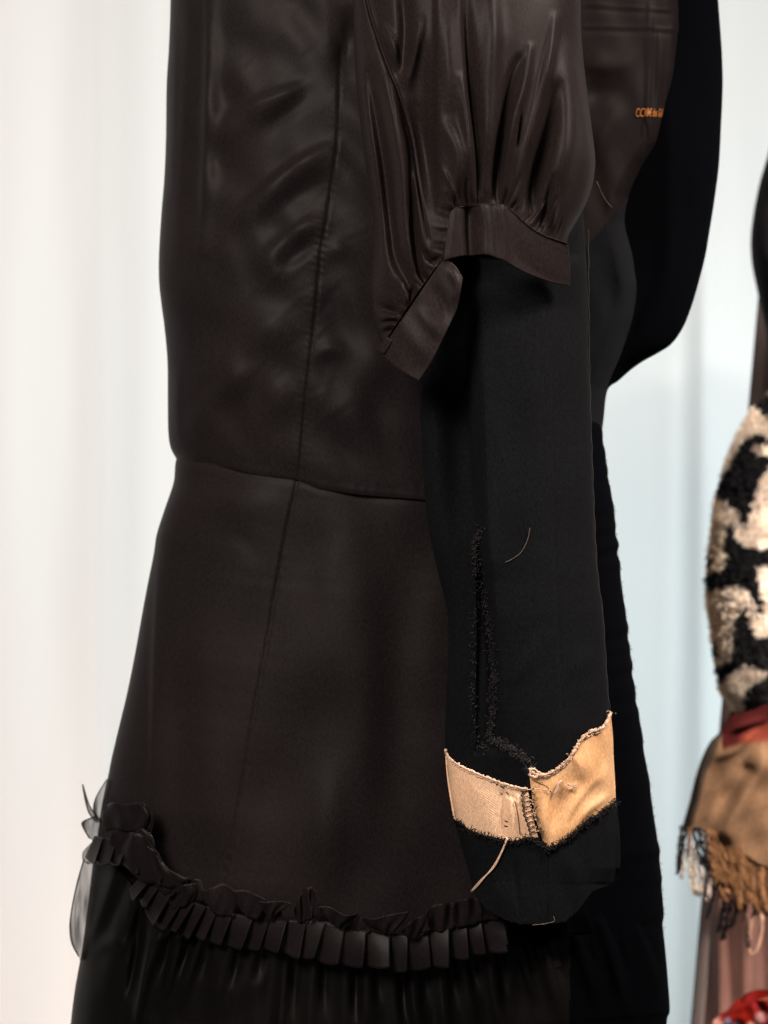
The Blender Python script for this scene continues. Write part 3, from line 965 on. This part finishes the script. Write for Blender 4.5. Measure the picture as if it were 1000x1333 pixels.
tubes('loose_thread', [(pxpath([(686, 1028), (700, 1027), (716, 1029)], dR, SK, 16, 7), .7 * SK),
                       (pxpath([(731, 1016), (727, 1020), (725, 1028), (721, 1034)], dR, SK, 12, 4), 1.7 * SK * np.array([.5, .8, 1, 1.1, 1, 1.1, 1.1, 1, 1, .9, .8, .5]))], CREAM_THREAD, bandR)
tubes('loose_thread', [(pxpath([(660, 1090), (655, 1104), (646, 1122), (636, 1136), (624, 1148), (613, 1161)], dC, SK, 30, 4), .95 * SK),
                       (pxpath([(661, 1091), (654, 1108), (644, 1128), (632, 1141), (622, 1153), (614, 1161)], dC, SK, 30, 4.5), .75 * SK)], CREAM_THREAD, cuffL)
tubes('loose_thread', [(pxpath([(693, 1204), (706, 1203), (716, 1201), (722, 1199), (721, 1193)], dC, SK, 16, 3), .45 * SK)], GREY_THREAD, cuffR)
tubes('loose_thread', [(pxpath([(690, 687), (687, 702), (679, 718), (668, 727), (658, 732)], sl_y, SK, 24, 2), .4 * SK)], GREY_THREAD, sleeve)
tubes('loose_thread', [(world(*(lambda c: (c[:, 0], c[:, 1], np.full(20, -.07)))(catmull([(777, 236), (782, 248), (789, 261), (797, 270)], 20)), kscale(-.07)), .35 * S)], GREY_THREAD, dress)

# ---- gathered short sleeve
pu_L = [(453, -70), (459, 0), (461, 50), (463, 100), (468, 150), (474, 200), (481, 250), (486, 290), (485, 330), (482, 370), (484, 400), (489, 425), (497, 451)]
pu_R = [(751, -70), (756, 0), (757, 40), (760, 80), (766, 130), (771, 170), (775, 205), (774, 226), (770, 246), (762, 268), (750, 290), (743, 304), (739, 317)]
pu_B = [(497, 451), (506, 437), (520, 416), (540, 386), (560, 358), (577, 334), (583, 310), (588, 286), (597, 270), (620, 267), (645, 267), (662, 271), (685, 291), (708, 306), (739, 317)]
PUY, PUB = -.185, .058
PK = kscale(PUY)
seam_pu = [(474, -40), (478, 0), (492, 48), (508, 92), (520, 120), (536, 172), (546, 240), (552, 280), (558, 310)]


def pu_fold(X, Y):
    f = wob(X, Y, 120, 200, 2.5, 91)
    # left of the seam: long drapes running to the lower cuff
    f += stroke(X, Y, [(480, 90), (492, 165), (501, 224), (508, 285), (514, 330), (524, 354), (537, 383)], -14, 7, 8)
    f += stroke(X, Y, [(470, 60), (476, 150), (488, 230), (496, 310), (504, 370)], 9, 10, 12)
    f += stroke(X, Y, [(500, 100), (514, 165), (524, 230), (528, 300), (540, 350)], 11, 8, 8)
    f += stroke(X, Y, [(512, 100), (528, 160), (536, 220), (539, 290), (545, 345), (555, 366)], -11, 5, 5, taper='start')
    f += stroke(X, Y, [(528, 170), (540, 240), (549, 300), (560, 345)], 7, 5, 4)
    f += stroke(X, Y, seam_pu, -3, 2, taper=False)
    f += stepline(X, Y, seam_pu, -10, 3, 40, 30, 160)
    f += stroke(X, Y, [(500, 30), (512, 60), (518, 86)], 9, 8, 5)
    f += stroke(X, Y, [(524, -20), (528, 40), (524, 90)], -10, 8, 10)
    f += stroke(X, Y, [(548, 20), (540, 70), (530, 110)], 8, 10, 6)
    f += stroke(X, Y, [(540, 130), (556, 200), (566, 260)], -8, 14, 10)
    # vertical gathers over the cuff
    f += stepline(X, Y, [(567, -40), (567, 60), (567, 160), (568, 280)], 7, 1.5, 50)
    f += stroke(X, Y, [(582, 20), (584, 80), (590, 140)], 6, 12)
    f += stroke(X, Y, [(604, -20), (607, 40), (613, 110), (619, 170), (622, 220), (622, 252)], -13, 5, 9)
    f += stroke(X, Y, [(600, 100), (608, 160), (614, 220), (612, 262)], 8, 8, 6)
    f += stroke(X, Y, [(578, 160), (596, 200), (598, 250)], 7, 10)
    f += stroke(X, Y, [(640, -20), (642, 60), (640, 130), (632, 200), (630, 255)], 11, 14, 11)
    f += stroke(X, Y, [(676, 74), (668, 96), (660, 130), (654, 180), (648, 230), (645, 262)], -15, 6, 6)
    f += stroke(X, Y, [(690, 60), (682, 110), (668, 160), (660, 210), (654, 262)], 9, 5, 6)
    f += stroke(X, Y, [(678, 142), (676, 165), (672, 196)], -6, 1.8, 2.2)
    f += stroke(X, Y, [(724, 20), (714, 80), (698, 150), (682, 210), (672, 268)], 9, 7, 7)
    f += stroke(X, Y, [(722, 110), (714, 160), (700, 210), (692, 250), (694, 285)], -14, 8, 12)
    f += stroke(X, Y, [(690, 190), (684, 230), (680, 270)], -7, 3.5)
    f += stroke(X, Y, [(738, 60), (744, 120), (744, 180), (730, 240), (722, 290)], 12, 18, 14)
    f += stroke(X, Y, [(748, 80), (760, 140), (766, 190)], 3, 6)
    f += stroke(X, Y, [(718, 300), (722, 270), (728, 250)], 5, 4)
    f += stroke(X, Y, [(705, 296), (712, 270), (720, 230)], -6, 4)
    # broad hollows between the drapes
    f += stroke(X, Y, [(548, 60), (552, 150), (562, 270)], -13, 20, 14)
    f += stroke(X, Y, [(708, 110), (700, 190), (690, 280)], -12, 16, 18)
    f += stroke(X, Y, [(652, 60), (640, 150), (630, 240)], -5, 14)
    # bottom left puffs
    f += stroke(X, Y, [(486, 394), (505, 402), (526, 412)], -10, 7, 6)
    f += stroke(X, Y, [(492, 410), (508, 414), (526, 404)], 7, 6)
    f += stroke(X, Y, [(494, 421), (508, 418), (520, 420)], -6, 2.5)
    f += stroke(X, Y, [(496, 427), (508, 423), (518, 426)], 5, 3)
    f += stroke(X, Y, [(497, 434), (508, 430), (515, 432)], -6, 2.5)
    f += stroke(X, Y, [(520, 360), (528, 385), (532, 396)], 6, 5)
    f += stroke(X, Y, [(538, 372), (535, 390), (532, 398)], -6, 3)
    f += stroke(X, Y, [(551, 326), (562, 340), (572, 336)], -8, 4)
    f *= 1.25
    r = np.random.default_rng(17)
    c = catmull(pu_B, 60)
    for i in range(2, 58, 1):   # tiny tucks into the seam
        dx, dy = c[i + 1] - c[i - 1]
        n = np.array([dy, -dx]) / math.hypot(dx, dy)
        if n[1] > 0 and abs(n[0]) < .9:
            n = -n
        ln = r.uniform(12, 26) if i % 2 or abs(n[1]) < .75 else r.uniform(28, 95)
        e = c[i] + n * ln * (1 if n[1] < 0 else -1)
        f += stroke(X, Y, [tuple(e), tuple((e + c[i]) / 2 + r.normal(0, 1, 2)), tuple(c[i])], r.uniform(-5, 4) * (1 if abs(n[1]) > .75 else .45), r.uniform(1.5, 3.0), taper='start')
    return f


def pu_y0(v):
    return np.full_like(v, PUY)


puff = tube_shell('puff_sleeve', pu_L, pu_R, [(453, -70), (600, -70), (751, -70)], pu_B, PUY, lambda v: PUB + .01 * np.sin(np.pi * v), pu_fold, SATIN_SLEEVE, dress,
                  nu=300, nv=330, expo=.8, nb=24)


def pu_front(X, Y):
    q = np.clip(1 - ((X - 618) / 152) ** 2, 0.02, 1)
    return PUY - PUB * q ** .4


def cuffr_fold(X, Y):
    f = wob(X, Y, 40, 90, 1.2, 95)
    f += stroke(X, Y, [(611, 270), (611, 300), (613, 336)], -12, 7, 9, taper=False)
    f += stroke(X, Y, [(594, 272), (590, 305), (586, 338)], 3, 8, taper=False)
    f += stroke(X, Y, [(628, 268), (634, 300), (634, 336)], 5, 8, taper=False)
    f += stroke(X, Y, [(652, 268), (654, 300), (656, 345)], 7, 9, 7, taper=False)
    top = np.interp(X, [p[0] for p in pu_B[8:]], [p[1] for p in pu_B[8:]])
    f += -np.clip((X - 654) / 80, 0, 1.2) * (4 + 12 * np.clip((Y - top - 2) / 50, 0, 1))
    return f


cuff1 = sheet('sleeve_cuff', [(586, 274), (581, 305), (577, 340)], [(741, 319), (744, 346), (744, 370)],
              [(586, 274), (597, 269), (620, 266), (645, 266), (662, 271), (685, 291), (708, 306), (741, 319)],
              [(577, 340), (590, 336), (612, 331), (636, 333), (660, 342), (690, 356), (720, 366), (744, 370)],
              lambda X, Y: pu_front(X, Y) - 2 * PK, PK, SATIN_SLEEVE, puff, nu=110, nv=40, thick=1.5, fold=cuffr_fold)


def cuffl_fold(X, Y):
    f = wob(X, Y, 60, 70, 1.0, 96)
    f += stroke(X, Y, [(565, 372), (578, 398), (580, 420)], -5, 9)
    f += stroke(X, Y, [(585, 350), (596, 370), (594, 392)], 5, 6)
    f += stroke(X, Y, [(524, 425), (545, 450), (560, 470)], 4, 14)
    f += stroke(X, Y, [(545, 402), (562, 425), (575, 440)], 3, 8)
    return f


cuff2 = sheet('sleeve_cuff', [(495, 459), (515, 478), (545, 496)], [(578, 336), (592, 345), (603, 362)],
              [(495, 459), (507, 440), (532, 403), (560, 362), (578, 336)],
              [(545, 496), (562, 470), (582, 430), (594, 404), (598, 388), (603, 362)],
              lambda X, Y: pu_front(np.minimum(X, 590), Y) - 2 * PK, PK, SATIN_SLEEVE, puff, nu=80, nv=50, thick=1.5, fold=cuffl_fold)
# inside of the hanging cuff: the far half of the ring behind the wool sleeve
petal_tip = sheet('cuff_corner', [(488, 455), (494, 458), (500, 461)], [(503, 438), (508, 441), (510, 444)], [(488, 455), (497, 446), (503, 438)], [(500, 461), (506, 452), (510, 444)],
                  lambda X, Y: pu_front(X, Y) - 4 * PK, PK, SATIN_SLEEVE, puff, nu=12, nv=10, thick=2)
tubes('seam_piping', [(pxpath(pu_B[8:], lambda X, Y: pu_front(X, Y) - cuffr_fold(X, Y) * PK * .8, PK, 60, 2.2), .9 * PK)], SATIN_SLEEVE, puff)

# ------------------------------------------------------------------ clothes at the right, further back
KY = .48
KK = kscale(KY)


def inpoly(X, Y, poly):
    m = np.zeros(X.shape, bool)
    n = len(poly)
    for i in range(n):
        x1, y1 = poly[i]
        x2, y2 = poly[(i + 1) % n]
        c = ((y1 > Y) != (y2 > Y)) & (X < (x2 - x1) * (Y - y1) / (y2 - y1 + 1e-9) + x1)
        m ^= c
    return m


CR, BL = np.array([.95, .78, .63]), np.array([.012, .011, .012])
black_patches = [
    [(984, 527), (1002, 512), (1030, 520), (1030, 545), (1005, 545), (990, 540)],
    [(955, 596), (970, 572), (985, 563), (1003, 570), (1010, 580), (980, 578), (974, 585), (990, 592), (1008, 596), (1000, 610), (990, 625), (984, 640), (980, 655), (976, 665), (974, 690), (966, 690), (961, 665), (948, 658), (943, 650), (931, 642), (931, 630), (943, 622)],
    [(944, 686), (956, 682), (958, 700), (970, 712), (990, 716), (1010, 708), (1010, 734), (985, 740), (988, 760), (996, 800), (986, 800), (974, 768), (955, 762), (935, 766), (917, 768), (916, 752), (924, 746), (942, 740), (946, 725), (942, 710)],
    [(960, 794), (972, 790), (977, 815), (985, 830), (1010, 826), (1010, 880), (985, 870), (965, 866), (938, 890), (934, 880), (934, 866), (950, 862), (955, 840), (956, 812)],
    [(928, 836), (934, 840), (936, 858), (931, 858)],
    [(922, 725), (927, 722), (927, 738), (922, 738)],
    [(968, 905), (980, 890), (1010, 870), (1010, 950), (985, 940), (970, 925)],
    [(1010, 630), (1030, 640), (1040, 690), (1020, 690)], [(1020, 770), (1050, 760), (1060, 830), (1025, 830)], [(1030, 560), (1070, 560), (1070, 620), (1045, 610)],
    [(1060, 660), (1100, 650), (1100, 740), (1070, 720)], [(1060, 850), (1110, 840), (1110, 930), (1050, 930)]]


def knit_col(X, Y):
    xx = X + 1.8 * np.sin(Y * .45 + X * .2) + .5 * np.sin(Y * 1.1)
    yy = Y + 1.0 * np.sin(X * .5)
    m = np.zeros(X.shape, bool)
    for p in black_patches:
        m |= inpoly(xx, yy, p)
    tone = (.94 + .14 * np.sin(X * .13 + Y * .05) * np.sin(Y * .09))[..., None]
    warm = np.clip((950 - X) / 30, 0, 1)[..., None]
    c = CR * tone * (1 - warm * np.array([.0, .12, .28]))
    return np.where(m[..., None], BL, c)


kn_L = [(1012, 500), (990, 525), (974, 542), (958, 570), (947, 600), (938, 630), (931, 655), (927, 690), (923, 725), (920, 755), (921, 785), (926, 815), (930, 850), (935, 880), (939, 900), (948, 912), (960, 925)]
kn_R = [(1130, 490), (1140, 600), (1145, 750), (1140, 880), (1120, 960)]
kn_fold = lambda X, Y: wob(X, Y, 16, 16, 3.0, 101) + wob(X, Y, 40, 60, 3, 102)
knit = tube_shell('knit_coat', kn_L, kn_R, [(1012, 500), (1070, 486), (1130, 490)], [(960, 925), (1040, 955), (1120, 960)], KY, .055, kn_fold, FURM, None, nu=90, nv=170, colors=knit_col, nb=30)
tag(knit, 'fluffy black and cream houndstooth knit coat above the fringed camel scarf', 'coat')


def knit_fur():
    r = np.random.default_rng(77)
    l = np.array(kn_L)
    P, C = [], []
    for i in range(9000):
        y = r.uniform(512, 930)
        xl = np.interp(y, l[:, 1], l[:, 0])
        x = xl + abs(r.normal(0, 1)) * 45 if i > 2600 else xl + r.uniform(-1, 5)
        if x > 1060:
            continue
        c_, a_ = (xl + 1140) / 2, (1140 - xl) / 2
        q = math.sqrt(max(0, 1 - ((x - c_) / a_) ** 2))
        yw = KY - .055 * q - .002
        an = r.uniform(0, 6.28) if q > .25 else r.uniform(2.0, 4.3)
        ln = r.uniform(3, 8)
        cu = r.uniform(-3, 3)
        t = np.linspace(0, 1, 5)
        a = an + cu * t
        px = x + np.cumsum(np.cos(a)) * ln / 5
        py = y + np.cumsum(np.sin(a)) * ln / 5 + t * 1.5
        yy = yw - (1 + 4 * np.sin(t * 2.4)) * KK
        P.append((world(px, py, yy, kscale(yw)), np.linspace(.9, .35, 5) * KK * r.uniform(.5, 1.2)))
        C.append(knit_col(np.array([[x]]), np.array([[y]]))[0, 0] * r.uniform(.8, 1.12))
    return P, C


P, C = knit_fur()
fz = tubes('yarn_fuzz', P, FURM, knit, sides=3, colors=C)
fz['kind'] = 'stuff'

# black rounded sleeve of another coat, higher up
bc = tube_shell('black_coat', [(1030, 90), (1008, 170), (1000, 202), (989, 240), (981, 282), (978, 315), (980, 345), (986, 375), (992, 405), (998, 432), (1001, 470), (1000, 500), (1008, 540)],
                [(1150, 80), (1150, 300), (1150, 560)], [(1030, 90), (1090, 60), (1150, 80)], [(1008, 540), (1080, 560), (1150, 560)], KY + .06, .05,
                lambda X, Y: wob(X, Y, 60, 120, 3, 111), COATBLK, None, nu=50, nv=80)
tag(bc, 'plain black coat sleeve bulging in at the right edge above the houndstooth knit coat', 'coat')

# measuring tape hanging behind the coats
TY = .64
TK = kscale(TY)
tape = empty('measuring_tape', tuple(world(908, 1240, TY, TK)))
tag(tape, 'narrow pale pink tape with fine dark ticks hanging against the brown garment', 'tape')
tpL, tpR = [(998, 270), (984, 430), (975, 530), (958, 720), (941, 910), (924, 1080), (913, 1180), (905, 1277), (899, 1345), (893, 1420)], \
           [(1015, 270), (1001, 430), (992, 530), (974, 720), (956, 910), (938, 1080), (927, 1180), (920, 1277), (915, 1345), (909, 1420)]
sheet('tape_strip', tpL, tpR, [tpL[0], tpR[0]], [tpL[-1], tpR[-1]], lambda X, Y: np.full(X.shape, TY), TK, PINK, tape, nu=5, nv=120, thick=1)
ticks = []
cL = catmull(tpL, 160)
for i in range(3, 158):
    x, y = cL[i]
    ln = 4.5 if i % 5 == 0 else 2.6
    xs = np.linspace(x + .2, x + ln, 3)
    ticks.append((world(xs, np.full(3, y), np.full(3, TY - .0006), TK), .55 * TK))
tk = tubes('tick_marks', ticks, TICK, tape, sides=4)
tubes('dark_edge', [(world(cL[:, 0] - .4, cL[:, 1], np.full(160, TY - .0004), TK), .55 * TK)], TICK, tape)

# brown garment behind
BY = .70
br_fold2 = lambda X, Y: wob(X, Y, 40, 500, 5, 121) + stroke(X, Y, [(930, 1180), (932, 1260), (930, 1420)], 10, 8, 10, taper=False) + stroke(X, Y, [(946, 1100), (950, 1260), (958, 1420)], -9, 7, taper=False) + stroke(X, Y, [(985, 1100), (992, 1300), (990, 1420)], -8, 12, taper=False)
bg = tube_shell('brown_garment', [(1002, 260), (990, 480), (972, 660), (952, 880), (934, 1060), (921, 1200), (912, 1333), (905, 1430)], [(1180, 260), (1185, 800), (1190, 1430)],
                [(1002, 260), (1180, 260)], [(905, 1430), (1190, 1430)], BY, .035, br_fold2, BROWN, None, nu=90, nv=120)
tag(bg, 'reddish brown plain cloth garment hanging behind the tape and scarf fringe', 'garment')

# fringed scarf
SY = .44
SKK = kscale(SY)
CAM, STR, RED, DRD = np.array([.155, .084, .046]), np.array([.050, .036, .026]), np.array([.15, .030, .017]), np.array([.045, .007, .006])


def mixc(a, b, t):
    return a * (1 - t[..., None]) + b * t[..., None]


def sm(x, a, b):
    t = np.clip((x - a) / (b - a), 0, 1)
    return t * t * (3 - 2 * t)


def sc_col(X, Y):
    le = np.interp(Y, [935, 965, 1010, 1050, 1085], [946, 925, 906, 896, 886])
    c = mixc(STR, CAM, sm(X - le, 9, 15))
    c = mixc(c, STR * .9, 1 - sm(Y + (X - 925) * .45, 962, 972))
    red = sm(Y + (X - 950) * .35, 968, 978)
    c = np.where((X > 940)[..., None], mixc(c, DRD, (1 - red)), c)
    c = mixc(c, RED, sm(X, 956, 975) * (1 - sm(Y + (X - 965) * .05, 962, 972)) * sm(Y + (X - 950) * .45, 960, 966))
    return c


def sc_fold(X, Y):
    f = wob(X, Y, 70, 90, 2.5, 131)
    f += stroke(X, Y, [(994, 985), (975, 1015), (958, 1046), (938, 1088)], 14, 10, 16, taper=False)
    f += stroke(X, Y, [(975, 1000), (950, 1035), (930, 1075)], -8, 9, taper='end')
    f += stroke(X, Y, [(930, 985), (955, 975), (985, 950)], 6, 7)
    f += stroke(X, Y, [(915, 1000), (905, 1040), (897, 1080)], 4, 7)
    f += stroke(X, Y, [(945, 955), (965, 945), (995, 936)], 6, 5)
    return f


scarf = tube_shell('scarf', [(950, 930), (940, 948), (934, 957), (925, 966), (915, 985), (906, 1010), (901, 1030), (896, 1050), (886, 1084)], [(1120, 905), (1140, 1000), (1130, 1120)],
                   [(950, 930), (975, 926), (1010, 915), (1120, 905)], [(886, 1084), (905, 1082), (925, 1086), (938, 1094), (970, 1112), (1000, 1128), (1060, 1130), (1130, 1120)], SY, .04, sc_fold, TINT, None,
                   nu=100, nv=90, colors=sc_col, nb=20)
tag(scarf, 'camel wool scarf with red patch and long twisted fringe below the houndstooth coat', 'scarf')


def tassel(pts, rad, col, seed):
    r = np.random.default_rng(seed)
    pts = [(pts[0][0], pts[0][1] - 7)] + list(pts)
    c = catmull(pts, 16)
    P, C = [], []
    for k in range(5):
        ph = r.uniform(0, 6.28)
        t = np.arange(16)
        x = c[:, 0] + rad * .75 * np.sin(t * 1.1 + ph) + r.normal(0, .3)
        yw = SY - .035 - rad * SKK * .75 * np.cos(t * 1.1 + ph) - .004 * (t / 16)
        tap = np.where(t > 12, 1 + (t - 12) * .05, 1)
        P.append((world(x, c[:, 1] + r.uniform(-2, 2) * t / 16, yw, kscale(yw)), rad * .46 * SKK * tap))
        C.append(np.array(col) * r.uniform(.8, 1.15))
    return tubes('tassel', P, TINT, scarf, sides=6, colors=C)


DK, WHT, OCH = (.010, .008, .008), (.30, .24, .19), (.15, .070, .031)
ti = 200
for pts, rad, col in [
    ([(887, 1082), (884, 1105), (882, 1138)], 2.4, DK), ([(892, 1084), (888, 1108), (884, 1134)], 2.4, DK), ([(904, 1084), (908, 1105), (920, 1130)], 2.6, DK),
    ([(910, 1084), (914, 1104), (924, 1128)], 2.6, DK), ([(898, 1084), (897, 1098), (896, 1112)], 2.4, (.20, .09, .045)), ([(916, 1085), (920, 1110), (926, 1140)], 2.6, (.05, .03, .025)),
    ([(895, 1112), (899, 1130), (898, 1140)], 2.8, WHT), ([(904, 1108), (904, 1140), (906, 1164)], 2.9, WHT), ([(911, 1124), (913, 1145), (910, 1166)], 2.8, WHT), ([(922, 1130), (924, 1150), (921, 1172)], 2.7, (.40, .31, .27)),
    ([(889, 1118), (890, 1132), (886, 1142)], 2.0, WHT), ([(900, 1128), (901, 1150), (904, 1160)], 2.3, (.55, .44, .35)),
    ([(930, 1162), (925, 1178), (921, 1194)], 2.4, DK), ([(952, 1168), (948, 1190), (942, 1222)], 3.6, DK), ([(946, 1165), (940, 1190), (936, 1212)], 3.2, DK), ([(960, 1165), (958, 1188), (952, 1206)], 3.0, DK),
    ([(970, 1180), (972, 1210), (974, 1232)], 2.8, (.06, .035, .03)),
    ([(922, 1088), (926, 1115), (930, 1140)], 3.0, OCH), ([(930, 1090), (932, 1120), (933, 1150)], 3.2, OCH), ([(937, 1094), (936, 1125), (940, 1170)], 3.4, OCH),
    ([(944, 1098), (943, 1130), (947, 1174)], 3.4, (.22, .10, .05)), ([(951, 1102), (951, 1135), (950, 1165)], 3.4, OCH), ([(958, 1106), (956, 1140), (963, 1184)], 3.4, OCH),
    ([(965, 1110), (967, 1145), (962, 1182)], 3.4, (.20, .095, .045)), ([(972, 1113), (972, 1145), (978, 1176)], 3.4, OCH), ([(979, 1117), (978, 1145), (984, 1182)], 3.4, OCH),
    ([(986, 1121), (988, 1150), (984, 1190)], 3.4, OCH), ([(993, 1125), (992, 1150), (998, 1185)], 3.4, (.24, .11, .05)), ([(1000, 1128), (1002, 1160), (998, 1192)], 3.4, OCH), ([(1008, 1129), (1006, 1160), (1010, 1192)], 3.4, OCH),
    ([(982, 1186), (977, 1205), (974, 1232), (977, 1243), (984, 1238), (991, 1215), (992, 1190)], 2.4, (.36, .21, .14)),
]:
    tassel(pts, rad, col, ti)
    ti += 1
rr_ = np.random.default_rng(300)
for x in np.arange(934, 1060, 4.6):      # the second row of the fringe, just behind
    y = np.interp(x, [925, 938, 970, 1000, 1060], [1086, 1094, 1112, 1128, 1130])
    tassel([(x, y - 2), (x + rr_.uniform(-4, 4), y + 30), (x + rr_.uniform(-6, 8), y + rr_.uniform(50, 72))], 2.8, tuple(np.array(OCH) * rr_.uniform(.35, 1.0)), ti)
    ti += 1

# red printed cloth at the bottom right corner
RK = kscale(.40)


def red_col(X, Y):
    c = np.tile(np.array([.125, .005, .002]), X.shape + (1,))
    for (x, y, r_, q) in [(948, 1330, 4, (.12, .17, .26)), (961, 1336, 5, (.10, .14, .24)), (978, 1334, 4, (.62, .30, .22)), (990, 1324, 7, (.30, .14, .14)), (934, 1336, 8, (.60, .30, .24)),
                          (1004, 1345, 5, (.12, .17, .26)), (970, 1350, 5, (.12, .17, .26)), (985, 1308, 8, (.18, .012, .012)), (1010, 1318, 6, (.60, .3, .2)), (950, 1350, 5, (.6, .3, .25))]:
        m = np.exp(-((np.hypot(X - x, Y - y) / r_) ** 4))
        c = mixc(c, np.array(q), m)
    return c


red = tube_shell('printed_cloth', [(966, 1309), (953, 1316), (943, 1325), (930, 1332), (926, 1345), (920, 1420)], [(1040, 1304), (1100, 1320), (1130, 1350), (1140, 1420)],
                 [(966, 1309), (974, 1305), (1000, 1301), (1040, 1304)], [(920, 1420), (1140, 1420)], .40, .04, lambda X, Y: wob(X, Y, 40, 40, 4, 141), TINT, None, nu=60, nv=50, colors=red_col, nb=20)
tag(red, 'bright red printed cloth with small blue spots in the bottom right corner', 'cloth')

# ------------------------------------------------------------------ white curtain behind everything
CY = .95
CK = kscale(CY)


def curtain():
    xs = np.concatenate([np.arange(-1600, -60, 8), np.arange(-60, 1060, 3), np.arange(1060, 2600, 8)]).astype(float)
    ys = np.linspace(-700, 1750, 60)
    X, Y = np.meshgrid(xs, ys)
    r = np.random.default_rng(9)
    d = np.zeros_like(X)
    lean = (Y - 600) * -.006
    for x0, a, w in [(-20, 8, 26), (60, 8, 55), (128, -10, 30), (170, 9, 34), (215, 6, 22), (300, 9, 60), (420, -8, 40), (540, 10, 60), (650, -9, 40), (760, 9, 55), (840, 7, 30),
                     (884, -13, 24), (918, 14, 20), (955, 6, 26), (1010, -8, 30)]:
        d += a * np.exp(-((X - x0 - lean + 5 * np.sin(Y / 320 + x0)) / w) ** 2)
    x0 = 1080
    for sgn, st in ((1, 1080), (-1, -80)):
        x0 = st
        while abs(x0 - 500) < 2000:
            d += r.uniform(-14, 16) * np.exp(-((X - x0 + 6 * np.sin(Y / 400 + x0)) / r.uniform(22, 60)) ** 2)
            x0 += sgn * r.uniform(40, 90)
    d *= .85
    d += wob(X, Y, 120, 700, 1.2, 151)
    # one crisp pleat edge
    e = X - 906 - lean
    d += 7 / (1 + np.exp(-np.clip(e / 2.0, -40, 40))) * np.exp(-np.clip(e, 0, 999) / 50)
    P = world(X, Y, CY - d * CK, CK)
    n = P.shape[0] * P.shape[1]
    F = grid_faces(*X.shape)
    A = P.reshape(-1, 3)
    o = mesh_obj('curtain', A, F, CURT)
    # added unseen layers behind the curtain dim the backlight into darker bands
    for x0, x1 in ((640, 903), (118, 196)):
        xs2 = np.linspace(x0, x1, 60)
        X2, Y2 = np.meshgrid(xs2, ys)
        X2 = X2 + (Y2 - 600) * -.006 + 4 * np.sin(Y2 / 260 + x0)
        mesh_obj('backlight_dimmer', world(X2, Y2, CY + .02 + .004 * np.sin(X2 / 9), CK).reshape(-1, 3), grid_faces(*X2.shape), DIM_LAYER, o)
    return tag(o, 'plain white floor length curtain with soft vertical folds filling the background', 'curtain')


curtain()

# ------------------------------------------------------------------ light
def area(name, loc, target, size, energy, color, sizey=None):
    l = bpy.data.lights.new(name, 'AREA')
    l.energy = energy
    l.color = color
    l.size = size
    if sizey:
        l.shape = 'RECTANGLE'
        l.size_y = sizey
    o = bpy.data.objects.new(name, l)
    COL.objects.link(o)
    o.location = loc
    o.rotation_euler = (Vector(target) - Vector(loc)).to_track_quat('-Z', 'Y').to_euler()
    return o


area('key_light', (-1.0, -1.9, 2.3), (0, 0, 1.0), .8, 60, (1.0, .87, .78))
sheen = area('sheen_light', (1.3, -.8, 2.5), (.14, -.1, 1.05), .5, 4.0, (1.0, .85, .74))
sheen.data.spread = math.radians(38)
area('curtain_light', (-.5, .05, 3.8), (-.2, .95, .6), 2.0, 4, (1.0, .98, .96), .3)
rack = area('rack_light', (1.3, -.6, 2.6), (.5, .5, .75), .4, 11, (1.0, .93, .86))
rack.data.spread = math.radians(34)
# added lamps, unseen behind the curtain, brighten and tint it through the cloth
area('curtain_backlight', (0, 2.5, 1.55), (0, .95, 1.35), 3.2, 57, (1.0, .985, .965), 1.7)
area('curtain_backlight', (.42, 1.8, .75), (.42, .95, .75), .6, 10, (.62, .91, 1.0), 1.0)
area('curtain_backlight', (-.62, 1.7, 1.1), (-.60, .95, 1.1), .35, 1.8, (1.0, .78, .62), 1.6)
area('curtain_backlight', (-.60, 1.5, .25), (-.55, .95, .30), .6, 1.1, (1.0, .36, .22), .3)

world_ = bpy.data.worlds.new('World')
scene.world = world_
world_.use_nodes = True
bgn = world_.node_tree.nodes['Background']
bgn.inputs[0].default_value = (1.0, .93, .88, 1)
bgn.inputs[1].default_value = .10

# ------------------------------------------------------------------ camera
cam = bpy.data.cameras.new('Camera')
co = bpy.data.objects.new('Camera', cam)
COL.objects.link(co)
co.location = (0, -D, ZC)
co.rotation_euler = (math.radians(90), 0, 0)
cam.sensor_fit = 'VERTICAL'
cam.sensor_height = 36
cam.lens = 36 * D / (H * S)
cam.clip_start = .05
cam.clip_end = 50
cam.dof.use_dof = True
cam.dof.focus_distance = D - .20
cam.dof.aperture_fstop = 5.0
scene.camera = co

vs_ = scene.view_settings
vs_.view_transform = 'Standard'
vs_.look = 'None'
vs_.exposure = 0
vs_.gamma = 1
vs_.use_curve_mapping = False
